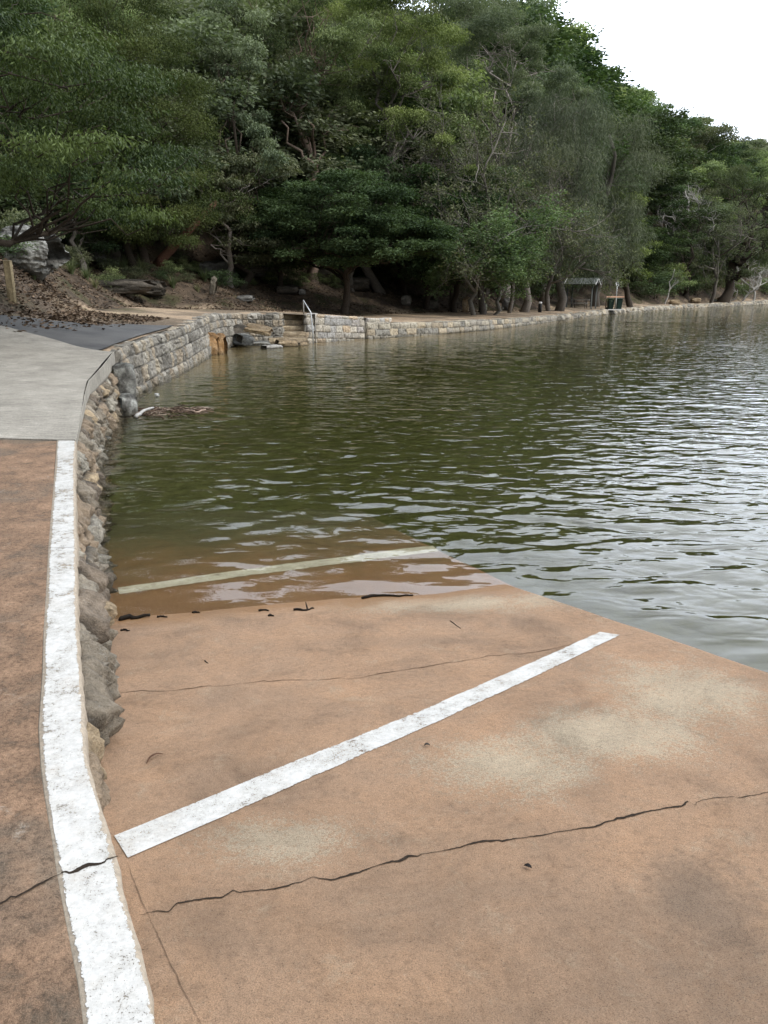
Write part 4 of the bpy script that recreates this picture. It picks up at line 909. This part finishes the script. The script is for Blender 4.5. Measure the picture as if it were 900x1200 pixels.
for (x, y, t, d) in cand:
    z = float(G(x, y)); H = rs.uniform(10, 17) if d > 14 else rs.uniform(6, 11)
    if y < 50 and d < 12: H = rs.uniform(5, 8)
    px, py = proj(x, y, z+H); lim = np.interp(px, [r[0] for r in RID], [r[1] for r in RID])+rs.uniform(0, 16)*70/y+.3*900/y
    bx_, by_ = proj(x, y, z)
    if px < -60 or px > 980 or by_ < -60: continue
    if py < lim: H = H*(by_-lim)/(by_-py)
    elif d > 24 and px > 560 and rs.rand() < .55: H = min(H*(by_-lim)/max(by_-py, 1), 21)
    if H < 4.5: 
        continue
    if 762 < px < 840 and py < 232 and y < 113: continue
    if 690 < px < 760 and 310 < by_ < 360 and y < 84: continue
    far_ = y > 78; r = rs.rand()
    if d < 16: key = ('dense%d' % rs.randint(3)) if r < .6 else ('casuarina%d' % rs.randint(3) if (r < .8 and px > 560) else ('fgum%d' % rs.randint(5)))
    else: key = ('fgum%d' % rs.randint(5)) if (far_ or d > 34) else ('gum%d' % rs.randint(4)); key = 'dense%d' % rs.randint(3) if r < .14 else key
    col_ = 'left' if px < 330 else ('middle' if px < 600 else ('right' if px < 780 else 'far'))
    where = {'left': 'on the wooded slope behind the two nearest trees', 'middle': 'on the steep wooded slope above the steps and block wall', 'right': 'on the wooded slope above the picnic shelter', 'far': 'on the distant wooded headland above the far bank'}[col_]
    tier = 'low down' if d < 16 else ('partway up' if d < 36 else 'near the skyline')
    kind = {'gum': 'grey-green gum', 'fgum': 'grey-green gum', 'dense': 'dark dense tree', 'casuarina': 'feathery casuarina'}[key.rstrip('0123456789')]
    lb_ = f'{kind} {tier} {where}'.replace('partway up', 'halfway up').replace('the wooded slope', 'the slope').replace('the steep wooded slope', 'the steep slope')
    put(key, x, y, H, rs.rand()*6.28, lb_, group=lb_+' group', wid=rs.uniform(.95, 1.3)*(1.25 if H < 8 else 1)); npop += 1
from collections import Counter; print(Counter(o.name.split('.')[0] for o in COL.objects if o.parent is None).most_common(12), file=__import__('sys').stderr)
# --- understory shrubs on the bank
n = 0; sh = []
for _ in range(4000):
    t = R(rs.uniform(64, 186)); d = float(np.interp(t, D_, WP))+rs.uniform(1.8, 13); x = CX+(float(rshore(t))+d)*math.cos(t); y = CY+(float(rshore(t))+d)*math.sin(t)
    if y < 22 or abs(x/y) > .58 or n >= 200: continue
    z = float(G(x, y)); px, py = proj(x, y, z)
    if 290 < px < 600 and py > 336: continue
    if px < 290 and py > 338: continue
    low_ = (px < 290 and py > 308) or (px < 600 and py > 322)
    if px < 120 and py > 315: continue
    if 650 < px < 745 and py > 335: continue
    if all((x-a)**2+(y-b_)**2 > (1.2 if low_ else 4.5) for a, b_ in sh):
        sh.append((x, y)); n += 1; hh = rs.uniform(.5, 1.1) if low_ else rs.uniform(1.4, 3.4); k = rs.randint(3); wh = 'behind the curved wall' if px < 330 else ('above the steps and block walls' if px < 620 else 'near the picnic shelter and far bank'); lb_ = ['dark flat-leaved', 'drooping green', 'olive twiggy'][k]+' shrub on the bank '+wh
        put('shrub%d' % k, x, y, hh, rs.rand()*6, lb_, 'shrub', lb_+'s', wid=1.2)
# --- strappy tufts
def tuft(key, seed, n, L, w_, cols):
    rs = np.random.RandomState(seed); V = []; C = []; Fq = []
    for k in range(n):
        a = rs.rand()*6.28; l = L*rs.uniform(.6, 1.15); o = rs.uniform(.25, 1.0); d = np.array([math.cos(a), math.sin(a), 0]); s = np.array([-math.sin(a), math.cos(a), 0])*w_
        c = np.array(cols[0])+(np.array(cols[1])-np.array(cols[0]))*rs.rand(); i0 = len(V)
        for u in np.linspace(0, 1, 5):
            p = d*(.04+o*l*u**1.4*.75)+np.array([0, 0, l*(u-.55*o*u**2.4)]); V += [p-s*(1-u*.85), p+s*(1-u*.85)]; C += [c, c]
        for j in range(4): Fq.append([i0+2*j, i0+2*j+1, i0+2*j+3, i0+2*j+2])
    return mesh_np(key, V, Fq, np.array(C), smooth=False)
TF = [tuft('tuft0', 1, 150, .9, .009, ((.05, .08, .03), (.14, .16, .07))), tuft('tuft1', 2, 110, .6, .007, ((.10, .11, .05), (.22, .20, .11)))]
TL = [(84, 322, 0, 'strappy green tuft right under the big lichened boulder'), (40, 328, 0, 'strappy green tuft between the timber post and the big boulder'), (102, 328, 0, 'arching tuft of long leaves on the bank right of the big boulder'), (112, 338, 1, 'pale dry tuft in front of the long dark ledge'), (203, 338, 0, 'dark upright strappy tuft under the leaning reddish trunk'), (146, 318, 0, 'tuft on the bank above the long dark ledge'), (165, 322, 0, 'green tuft above the short dark ledge'), (68, 308, 1, 'dry tuft against the side of the big boulder'), (232, 342, 1, 'low tuft on the bank right of the dark upright tuft'), (60, 266, 1, 'orange-tinged dry tuft on top of the boulders'), (128, 330, 1, 'small dry tuft by the long dark ledge'), (240, 330, 0, 'tuft under the dark grey outcrop')]
for k, (px, py, v, lb_) in enumerate(TL):
    p = onG(px, py); o = link('strappy_tuft', TF[v], M['leaf']); o.location = (p[0], p[1], p[2]-.03); o.rotation_euler = (0, 0, k*1.7); s = rs.uniform(.9, 1.3); o.scale = (s, s, s); tag(o, lb_, 'grass tuft')
# --- leaf litter, a loose carpet
rs = np.random.RandomState(66); Ps = []
for (n_, t0, t1, d0, d1) in ((17000, 164, 186, 1.2, 9), (16000, 130, 164, 4.6, 16), (8000, 100, 130, 6.5, 16)):
    t = np.radians(rs.uniform(t0, t1, n_)); d = rs.uniform(d0, d1, n_); x = CX+(rshore(t)+d)*np.cos(t); y = CY+(rshore(t)+d)*np.sin(t); z = Gtd(t, d); Ps.append(np.stack([x, y, z+.012], -1))
P = np.concatenate(Ps)
ay = np.interp(P[:, 0], nx_, fy); on_ = (P[:, 1] < ay)&(P[:, 1] > ay-3.5*rs.rand(len(P))**3); P[on_, 2] = G(P[on_, 0], P[on_, 1])+.035; P = P[((P[:, 1] > ay)|on_) & (P[:, 1] > 17)]
keep = rs.rand(len(P)) < .25+.75*sst(fbm(P[:, 0]*.8, P[:, 1]*.8, 77), .35, .6); P = P[keep]
Dv = np.concatenate([rs.randn(len(P), 2), rs.randn(len(P), 1)*.18], 1); V, C = leaves(rs, P, Dv, .15, .06, ((.040, .027, .018), (.19, .135, .090)), rs.beta(1.2, 2, len(P)))
tag(link('leaf_litter', mesh_np('leaf_litter', V, np.arange(len(V)).reshape(-1, 4), C, smooth=False), M['litter']), 'brown fallen leaves carpeting the bank and path edges', 'leaf litter', kind='stuff')
# ------------------------------------------------------------------ boulders, steps, rail
def gp(px, py): return onG(px, py)
# the rounded orange block set into the wall, split by a crack
f = at(250, 415, 0.)
t = empty('split_orange_boulder', (f[0]-.05, f[1]+.1, .25)); tag(t, 'rounded orange-stained sandstone boulder split by a dark crack at the foot of the wall', 'boulder')
for k, (dx, dy, sx, sy, sz) in enumerate([(.0, -.2, .95, .9, 1.15), (.30, .22, .5, .85, 1.1)]):
    r_ = link('boulder_half', rock_mesh('boulder_half', (sx, sy, sz), 71+k, ((.30, .17, .07), (.42, .27, .14)), power=2.05, rough=.12, n=26), M['stone'], t); r_.location = (dx, dy, 0)
p = atY(144, 440, 15.9); rock('upright_boulder', (p[0]+.02, p[1], .55), (.50, .6, .75), 81, GREYR, 'squared grey block jutting out where the kerb wall meets the coursed wall', .3, power=3.5, rough=.14)
p = atY(148, 472, 15.3); rock('water_boulder', (p[0]-.02, p[1], .1), (.42, .5, .62), 82, GREYR, 'rounded dark grey boulder standing in the water at the wall corner', .8, power=2.6, rough=.15)
for k, (px, py, s, lb) in enumerate([(139, 487, .2, 'small pale stone at the waterline just left of the rounded dark boulder'), (125, 515, .17, 'little pale stone in the water under the middle of the rubble wall'), (112, 572, .16, 'tiny wet stone at the waterline where the rubble wall bends')]):
    p = at(px, py, 0); rock('shore_stone', (p[0]-.05, p[1]+.05, -.02), (s, s*1.3, s*.8), 90+k, TANR if k != 1 else GREYR, lb, k, cat='stone', n=8)
# broken sandstone left of the steps
lab = ['long slanting dark slab of rock leaning at the left of the steps', 'flat wet ledge of rock at the water left of the steps', 'tan block of rock at the bottom of the steps', 'brown squared rock in the wall bay beside the orange boulder', 'pale low rock lapped by water below the steps', 'dark wedge of rock under the slanting slab', 'small tan rock at the water in front of the bottom step']
for k, (px, py, z, sx, sy, sz, til, cc) in enumerate([(303, 386, .75, 1.3, .6, .28, .35, TANR), (296, 403, .05, 1.7, .9, .25, 0, GREYR), (335, 402, .12, 1.0, .8, .35, .05, TANR), (277, 393, .45, .8, .6, .9, .1, DKR), (318, 407, .03, 1.0, .6, .22, 0, ((.38, .36, .33), (.5, .48, .44))), (285, 398, .3, .9, .7, .5, .2, GREYR), (352, 404, .02, .9, .5, .28, .1, TANR)]):
    p = at(px, py, z); rock('shore_rock', (p[0], min(p[1], 36.2 if k not in (0, 3, 5) else 35.0), z), (sx, sy, sz), 101+k, cc, lab[k], .2*k, til, power=3.4, rough=.16, cat='rock')
# steps
g0 = WBt[-1]; g1 = WDt[0]; mid = (g0[:2]+g1[:2])/2; dv = (g1-g0)[:2]; Lg = np.linalg.norm(dv); az = math.atan2(dv[1], dv[0]); nrm = np.array([-math.sin(az), math.cos(az)])
t = empty('stone_steps', (mid[0], mid[1], 0), az); tag(t, 'worn tan sandstone steps rising from the water between two sea walls', 'steps')
for k in range(6):
    zt = 1.24-.24*k; yy = 1.35-.34*k; me = rock_mesh('step', (Lg+.34+(.5 if k > 3 else 0), .62, .42), 120+k, ((.32, .25, .165), (.46, .37, .25)), power=7, rough=.07, n=18)
    s = link('step', me, M['stone'], t); s.location = (-.22 if k > 3 else 0, yy, zt-.2); s.rotation_euler = (0, 0, .03*(-1)**k)
# handrail
def pipe(pts, r=.026, n=8): b = MB(); b.tube(pts, r, n); return b
a = atY(355.5, 352, 36.6); b_ = atY(364, 366, 35.45); top2 = atY(366, 370, 35.35)
t = empty('handrail', (a[0], a[1], 1.2)); tag(t, 'galvanised pipe handrail on the right-hand side of the stone steps', 'handrail')
O = np.array([a[0], a[1], 1.2]); A_ = a-O; B_ = b_-O; T2 = top2-O
pipe([A_+(0, 0, -.75), A_+(0, 0, -.03), A_]).build('post', M['steel'], t)
pipe([A_, A_*.97+B_*.03, A_*.5+B_*.5, B_]).build('rail', M['steel'], t)
pipe([B_, B_*.9+T2*.1+(0, 0, -.02), np.array([T2[0], T2[1], -.6]), np.array([T2[0]+.02, T2[1], -1.5])]).build('lower_post', M['steel'], t)
# ------------------------------------------------------------------ left bank
p = onG(15, 355); gz = float(G(p[0], p[1])); print('post', p, gz)
t = empty('timber_post', (p[0], p[1], gz)); tag(t, 'short square timber post standing in leaf litter in front of the big boulder', 'post')
b = MB(); b.box((0, 0, .45), (.19, .17, 1.3), col=(.20, .16, .095), bev=.015); b.build('post_shaft', M['bark'], t); b = MB(); b.box((0, 0, 1.105), (.185, .165, .02), col=(.33, .27, .17), bev=.008); b.build('post_end', M['bark'], t)
def bank(px, py, Y, size, seed, cols, label, **k):
    pb = onG(px, py+size[2]*.5*900/Y); p = atY(px, py, pb[1]+size[1]*.15); sc = pb[1]/Y; size = tuple(q*sc for q in size)
    return rock('boulder' if size[0] > .7 else 'stone', p, size, seed, cols, label, **k)
bank(36, 300, 22.4, (2.1, 1.5, 1.15), 140, ((.17, .165, .15), (.36, .36, .335)), 'big lichen-grey sandstone boulder behind the timber post', power=2.3, rough=.3, n=60, rz_=-.1, tilt=-.12)
bank(22, 284, 22.9, (1.6, 1.2, .75), 141, ((.15, .148, .14), (.33, .33, .31)), 'flatter grey slab resting on top of the big lichened boulder', power=2.5, rough=.25, n=44, tilt=-.2)
bank(97, 287, 24.5, (1.0, .9, .5), 142, ((.22, .22, .21), (.42, .42, .40)), 'pale flat-topped boulder on the bank right of the big boulder', power=3, n=22, tilt=.1)
bank(117, 292, 25.2, (.75, .7, .95), 143, GREYR, 'upright mottled grey rock beside the pale flat-topped boulder', power=3, n=20)
bank(99, 299, 24.6, (1.0, .8, .4), 144, DKR, 'dark undercut rock beneath the pale flat-topped boulder', power=3, n=18)
bank(140, 336, 27.0, (2.6, .8, .5), 145, DKR, 'long low dark rock ledge at the foot of the bank behind the path', power=4, n=26)
bank(172, 338, 28.0, (1.4, .7, .5), 146, DKR, 'short dark ledge continuing right of the long low ledge', power=4, n=20)
bank(130, 300, 26.5, (1.1, .8, .6), 147, DKR, 'shaded dark rock right of the upright mottled rock')
bank(255, 318, 36.5, (1.9, 1.2, .9), 148, ((.10, .095, .085), (.22, .215, .20)), 'dark grey outcrop halfway up the bank above the curved wall', n=22)
bank(288, 316, 38.5, (2.6, 1.0, .5), 149, ((.13, .12, .10), (.27, .26, .24)), 'long flat pale-topped ledge right of the dark outcrop', power=4, n=22, tilt=.12)
bank(250, 336, 36.5, (.35, .5, .9), 150, ((.25, .22, .17), (.36, .32, .26)), 'narrow pale slab leaning on the leafy bank above the wall', tilt=.4)
bank(288, 350, 37.0, (.9, .5, .3), 151, ((.16, .155, .14), (.25, .245, .23)), 'grey flat stone at the path edge behind the wall corner')
bank(354, 342, 46.0, (.5, .4, .35), 152, ((.3, .29, .27), (.4, .38, .35)), 'small pale stone in leaf litter above the steps')
bank(338, 340, 47.0, (1.6, .9, .5), 153, DKR, 'dark half-buried rock in the leaf litter above the steps')
bank(420, 334, 50.0, (1.8, 1.1, .8), 154, DKR, 'shadowed rock under the dark spreading tree')
bank(380, 322, 52.0, (1.6, 1.1, .8), 155, DKR, 'shadowed rock further up the bank under the dark spreading tree')
bank(476, 352, 50.5, (.8, .6, .7), 156, ((.17, .16, .14), (.28, .26, .23)), 'grey rock on the bank right of the dark spreading tree')
bank(546, 357, 54.0, (.62, .5, 1.05), 157, ((.42, .30, .18), (.52, .41, .28)), 'upright orange-tan sandstone rock at the foot of the bank', power=2.4, rough=.14)
bank(566, 361, 53.5, (.65, .5, .6), 158, ((.20, .22, .15), (.36, .38, .28)), 'mossy grey-green rock right of the orange-tan rock')
bank(595, 357, 56.0, (.9, .7, .9), 159, ((.13, .125, .115), (.22, .21, .2)), 'dark grey boulder left of the casuarina trunk')
bank(507, 357, 51.0, (1.1, .6, .6), 160, ((.12, .11, .09), (.2, .18, .15)), 'brown rock low on the bank left of the orange-tan rock')
for k, (px, py, Y) in enumerate([(790, 354, 100), (815, 352, 108), (846, 351, 116)]):
    bank(px, py, Y, (1.6, 1, .7), 165+k, TANR, ['tan rock on the far path edge below the leaning trunk', 'tan rock on the far path edge left of the big leaning tree', 'tan rock on the far path edge right of the big leaning tree'][k])
# ------------------------------------------------------------------ picnic shelter, bins, sign, bollard
Ys = 78.0; sx_ = atY(681, 357, Ys)[0]; gz = float(G(sx_, Ys)); print('shelter', sx_, gz, proj(sx_, Ys, gz))
yaw = R(-28)
t = empty('picnic_shelter', (sx_, Ys, gz), yaw); tag(t, 'small gabled picnic shelter with pale roof and dark posts under the trees', 'shelter')
b = MB()
Lh, Wh, ez, rz2 = 1.5, 1.1, 2.2, 2.75
for sg in (-1, 1):
    ang = math.atan2(rz2-ez, Wh); ln = math.hypot(rz2-ez, Wh)+.04
    b.box((0, sg*Wh/2, (ez+rz2)/2+.03), (2*Lh, ln, .05), rx=-sg*ang, col=(.13, .14, .13))
    for kx in range(18): b.box((-Lh+.1+kx*.196, sg*Wh/2, (ez+rz2)/2+.062), (.03, ln, .025), rx=-sg*ang, col=(.12, .125, .12))
b.build('roof', M['solid'], t, smooth=False)
for sx2 in (-1, 1):
    b = MB()
    for sg in (-1, 1): b.box((sx2*(Lh+.02), sg*Wh/2, (ez+rz2)/2), (.04, ln, .17), rx=-sg*ang, col=(.55, .55, .53))
    b.build('bargeboard', M['solid'], t, smooth=False)
for sx2 in (-1, 1):
    for sg in (-1, 1):
        b = MB(); b.box((sx2*(Lh-.3), sg*(Wh-.2), 1.1), (.12, .12, 2.5), col=(.03, .035, .03), bev=.01); b.build('post', M['solid'], t)
for sg in (-1, 1):
    b = MB(); b.box((0, sg*(Wh-.2), 2.22), (2*Lh-.3, .1, .14), col=(.035, .04, .035)); b.build('beam', M['solid'], t)
t = empty('picnic_table', (sx_-.1, Ys+.1, gz), yaw); tag(t, 'grey timber picnic table with benches under the shelter roof', 'table')
b = MB(); [b.box((0, -.3+.15*k, .75), (1.8, .135, .04), col=(.16, .15, .13), bev=.006) for k in range(5)]; b.build('tabletop', M['solid'], t)
for sg in (-1, 1):
    b = MB(); [b.box((0, sg*(.68+.075*(2*k-1)), .45), (1.8, .13, .04), col=(.16, .15, .13), bev=.006) for k in range(2)]; b.build('bench', M['solid'], t)
    b = MB(); b.box((sg*.6, 0, .41), (.08, 1.4, .06), col=(.12, .11, .1)); b.tube([(sg*.6, -.45, -.05), (sg*.6, -.12, .73)], .04, 6, (.12, .11, .1)); b.tube([(sg*.6, .45, -.05), (sg*.6, .12, .73)], .04, 6, (.12, .11, .1)); b.build('leg', M['solid'], t)
def bin_(px, Y, label, lidc):
    x = atY(px, 350, Y)[0]; z = float(G(x, Y)); t = empty('wheelie_bin', (x, Y, z+.02), R(4)); tag(t, label, 'bin', 'green wheelie bins in the timber stand')
    V = []; 
    for zz, w_, d_ in ((.06, .40, .48), (.5, .45, .58), (.92, .50, .68), (.98, .54, .72)):
        V += [(-w_/2, -d_/2, zz), (w_/2, -d_/2, zz), (w_/2, d_/2, zz), (-w_/2, d_/2, zz)]
    Fq = [[0, 3, 2, 1], [12, 13, 14, 15]]
    for k in range(3):
        for j in range(4): Fq.append([k*4+j, k*4+(j+1) % 4, k*4+4+(j+1) % 4, k*4+4+j])
    b = MB(); b.add(V, Fq, (.008, .028, .020)); b.build('body', M['solid'], t, smooth=False)
    b = MB(); b.box((0, 0, 1.02), (.55, .76, .05), col=lidc, rx=.06, bev=.02); b.box((0, .36, 1.0), (.5, .06, .06), col=lidc); b.build('lid', M['solid'], t, smooth=False)
    for sg in (-1, 1): b = MB(); b.tube([(sg*.19, .28, .11), (sg*.26, .28, .11)], .12, 14, (.02, .02, .02)); b.build('wheel', M['solid'], t)
Yb = 76.5
bin_(715.9, Yb, 'left dark green wheelie bin in the bin stand', (.012, .03, .02)); bin_(725.6, Yb, 'right dark green wheelie bin in the bin stand', (.012, .03, .02))
x = atY(720.8, 350, Yb)[0]; z = float(G(x, Yb)); t = empty('bin_stand', (x, Yb, z)); tag(t, 'timber stand with a brown top rail holding the two green bins', 'bin stand')
b = MB(); b.box((0, 0, .015), (1.55, 1.1, .09), col=(.36, .35, .33), bev=.01); b.build('plinth', M['solid'], t)
for sx2 in (-.01, ): b = MB(); b.box((sx2, -.4, .58), (.1, .1, 1.1), col=(.30, .30, .27)); b.build('post', M['solid'], t)
for yy_ in (-.42, .42): b = MB(); b.box((0, yy_, 1.2), (1.5, .06, .12), col=(.36, .20, .12), bev=.01); b.build('rail', M['solid'], t)
for sg in (-1, 1): b = MB(); b.box((sg*.72, .42, .62), (.08, .08, 1.2), col=(.2, .13, .09)); b.build('post', M['solid'], t)
x2 = atY(722.5, 345, Yb+.9)[0]; t = empty('park_sign', (x2, Yb+.9, z)); tag(t, 'small white sign on a thin pole behind the two green bins', 'sign')
b = MB(); b.tube([(0, 0, -.1), (0, 0, 2.6)], .03, 8, (.3, .3, .3)); b.build('pole', M['steel'], t)
b = MB(); b.box((0, -.04, 2.38), (.34, .015, .42), col=(.75, .76, .78), bev=.005); b.box((0, -.05, 2.48), (.2, .004, .1), col=(.35, .4, .5)); b.build('sign_board', M['solid'], t)
p = atY(633, 357, 61.0+4.5); z = float(G(p[0], p[1])); t = empty('bollard', (p[0], p[1], z)); tag(t, 'short black bollard with a white top near the casuarina trunk', 'bollard')
b = MB(); b.tube([(0, 0, -.1), (0, 0, .62), (0, 0, .66)], [.15, .15, .13], 14, (.015, .015, .015)); b.build('bollard_shaft', M['solid'], t); b = MB(); b.tube([(0, 0, .66), (0, 0, .78), (0, 0, .82)], [.15, .15, .1], 14, (.7, .7, .7)); b.build('bollard_cap', M['solid'], t)
# ------------------------------------------------------------------ small litter
def stick(name, pts, r, col, label, cat='stick', n=6, fork=None, flat=1):
    P = np.array(pts); m = 9; u = np.linspace(0, 1, m); q = np.linspace(0, 1, len(P)); P = np.stack([np.interp(u, q, P[:, k]) for k in range(3)], -1)
    P[1:-1] += np.random.uniform(-1, 1, (m-2, 3))*r*np.array([1, 1, .25]); P[:, 2] += r*.7
    b = MB(); b.tube(P, r*(1-.55*u)+r*.15*np.random.rand(m), n, col, gn=.15)
    if fork is not None: b.tube([P[5], P[5]+np.array(fork)*.5, P[5]+np.array(fork)], [r*.7, r*.6, r*.3], 5, col)
    o = b.build(name, M['bark']); tag(o, label, cat); return o
np.random.seed(4)
DK = (.014, .010, .007)
def rp(px, py): p = at_ramp(px, py); return np.array([p[0], p[1], max(ramp_z(p[0], p[1]), 0)])
stick('stick', [rp(424, 702), rp(440, 698), rp(462, 699), rp(484, 698)], .011, DK, 'thin black stick lying along the water edge near mid ramp')
stick('stick', [rp(344, 716), rp(358, 716), rp(368, 714)], .010, DK, 'short black forked twig at the water edge left of the thin stick', fork=(-.02, .07, .03))
stick('seaweed_strand', [rp(141, 727), rp(152, 725), rp(165, 725), rp(176, 723)], .020, DK, 'clump of black seaweed at the foot of the wall on the waterline', 'seaweed')
for k, (q, w_, lb) in enumerate([((190, 724), 6, 'dark scrap of weed right of the black seaweed clump'), ((230, 719), 4, 'tiny dark speck of weed between the clump and the forked twig'), ((309, 717), 6, 'dark scrap of bark just left of the forked twig'), ((318, 723), 3, 'tiny dark crumb below the dark scrap of bark'), ((147, 740), 5, 'thin dark sliver of weed just below the seaweed clump')]):
    stick('weed_scrap', [rp(q[0]-w_, q[1]), rp(q[0], q[1]-1), rp(q[0]+w_, q[1])], .009, DK, lb, 'weed')
def leafblade(name, pts, w_, col, label, lift=.006):
    P = np.array(pts); m = 11; u = np.linspace(0, 1, m); q = np.linspace(0, 1, len(P)); P = np.stack([np.interp(u, q, P[:, k]) for k in range(3)], -1)
    T = np.gradient(P, axis=0); N = np.stack([-T[:, 1], T[:, 0], 0*u], -1); N /= np.linalg.norm(N, axis=1)[:, None]
    w2 = w_*np.sin(np.pi*np.clip(u*.94+.03, 0, 1))**.7; z = lift*(1+np.sin(u*3.1)); up = np.array([0, 0, 1])
    V = np.concatenate([P+N*w2[:, None]+up*(z[:, None]+.003), P+up*z[:, None], P-N*w2[:, None]+up*(z[:, None]+.003)]).reshape(3, m, 3).transpose(1, 0, 2).reshape(-1, 3)
    b = MB(); b.add(V, grid_faces(m, 3), col); o = b.build(name, M['bark']); s = o.modifiers.new('s', 'SOLIDIFY'); s.thickness = .0015; tag(o, label, 'leaf')
leafblade('dry_leaf', [rp(172, 897), rp(176, 891), rp(183, 887), rp(191, 886)], .006, (.10, .05, .03), 'curled reddish-brown gum leaf on the ramp above the white line')
leafblade('dry_leaf', [rp(497, 877), rp(500, 876.5), rp(504, 877)], .007, (.05, .045, .04), 'small grey leaf on the ramp below the white line')
leafblade('dry_leaf', [rp(614, 1016), rp(618, 1017.5), rp(623, 1019)], .008, (.012, .01, .01), 'small black leaf on the ramp below the long crack')
stick('twig', [rp(528, 728), rp(534, 733), rp(540, 737)], .0035, (.05, .03, .02), 'tiny thin twig on dry concrete below the water edge', 'twig', 5)
stick('twig', [rp(240, 775), rp(244, 778)], .004, (.03, .02, .015), 'tiny dark twig on the ramp above the upper crack', 'twig', 5)
# floating debris raft by the wall
rs = np.random.RandomState(12); b = MB()
for k in range(300):
    u_ = rs.rand(); px = 158+u_*85+rs.randn()*4; py = 483-u_*3+rs.randn()*(3.2-1.2*u_); p = at(px, py, .008); a_ = rs.rand()*3.14; L = rs.uniform(.03, .2); d = np.array([math.cos(a_), math.sin(a_)*.8, 0])*L
    cc = [(.09, .06, .04), (.16, .11, .08), (.05, .035, .025), (.24, .19, .15)][rs.randint(4)]
    b.tube([p-d, p+(0, 0, rs.rand()*.03), p+d], rs.uniform(.003, .010), 5, cc)
tag(b.build('floating_debris', M['bark']), 'raft of brown twigs, bark and leaves floating beside the wall', 'debris', kind='stuff')
stick('driftwood', [at(159, 490, .01), at(165, 485, .03), at(172, 481, .03), at(180, 479, .01)], .035, (.34, .33, .31), 'pale curved driftwood branch floating at the left of the debris raft', 'driftwood')
stick('driftwood', [at(216, 482, .01), at(230, 484, .02), at(241, 481, .02)], .025, (.30, .22, .17), 'brown driftwood at the right end of the debris raft', 'driftwood')
p = at(184, 463, .03); rock('foam_lump', (p[0], p[1], .03), (.13, .10, .08), 190, ((.55, .55, .53), (.6, .6, .58)), 'small white lump of foam floating by the coursed wall', cat='foam', n=8, power=2.2)
bpy.data.objects['foam_lump'].data.materials.clear(); bpy.data.objects['foam_lump'].data.materials.append(M['solid'])
# ------------------------------------------------------------------ sky, sun, camera
w = bpy.data.worlds.new('World'); SC.world = w; w.use_nodes = True; nt = w.node_tree; nt.nodes.clear()
CDR = np.array([math.sin(R(38))*math.cos(R(38)), math.cos(R(38))*math.cos(R(38)), math.sin(R(38))]); GD = np.array([math.sin(R(112))*math.cos(R(44)), math.cos(R(112))*math.cos(R(44)), math.sin(R(44))])   # the bright part of the cloud, ahead and to the right over the river
out = nt.nodes.new('ShaderNodeOutputWorld'); bg = nt.nodes.new('ShaderNodeBackground'); bg.inputs[1].default_value = .1
sky = nt.nodes.new('ShaderNodeTexSky'); sky.sky_type = 'NISHITA'; sky.sun_disc = False; sky.sun_elevation = R(44); sky.sun_rotation = R(112)
tc = nt.nodes.new('ShaderNodeTexCoord').outputs['Generated']
dp = nd(nt, 'VectorMath', operation='DOT_PRODUCT'); nt.links.new(tc, dp.inputs[0]); dp.inputs[1].default_value = CDR
g = ramp(nt, mth(nt, 'MULTIPLY', mth(nt, 'ADD', dp.outputs['Value'], 1), .5), [(.0, (5.6, 6.0, 6.6)), (.5, (7.2, 7.6, 8.2)), (.78, (14, 15.2, 17.0)), (.92, (29, 31.5, 35.5)), (1, (39, 41, 44))])
cl = noise(nt, tc, 2.2, 5, .6, .5)
g = mixc(nt, 1, g, ramp(nt, cl, [(.3, .82), (.7, 1.15)]), 'MULTIPLY')
c = mixc(nt, .9, sky.outputs[0], g)
nt.links.new(c, bg.inputs[0]); nt.links.new(bg.outputs[0], out.inputs[0])
sl = bpy.data.lights.new('sun', 'SUN'); sl.energy = 2.9; sl.angle = R(20); sl.color = (1, .96, .9)
so = bpy.data.objects.new('sun', sl); COL.objects.link(so)
from mathutils import Vector
so.rotation_euler = Vector(-GD).to_track_quat('-Z', 'Y').to_euler(); so.location = (0, 0, 60)
cam = bpy.data.cameras.new('camera'); co = bpy.data.objects.new('camera', cam); COL.objects.link(co); SC.camera = co
co.location = (0, 0, HC); co.rotation_euler = (R(90)-PITCH, 0, 0); cam.sensor_fit = 'AUTO'; cam.sensor_width = 36; cam.lens = 27; cam.clip_start = .05; cam.clip_end = 6000
SC.view_settings.view_transform = 'Standard'; SC.view_settings.look = 'None'; SC.view_settings.exposure = EXPO; SC.view_settings.gamma = 1; SC.view_settings.use_curve_mapping = False
cy = SC.cycles; cy.max_bounces = 8; cy.diffuse_bounces = 5; cy.glossy_bounces = 3; cy.transmission_bounces = 5; cy.transparent_max_bounces = 8; cy.sample_clamp_indirect = 6; cy.blur_glossy = .5; cy.caustics_refractive = True; cy.caustics_reflective = False
cy.use_denoising = True; cy.use_adaptive_sampling = True; cy.adaptive_threshold = .02
try: cy.denoiser = 'OPENIMAGEDENOISE'; cy.denoising_input_passes = 'RGB_ALBEDO_NORMAL'
except Exception: pass
print('objects', len(COL.objects), 'polys', sum(len(m.polygons) for m in bpy.data.meshes))
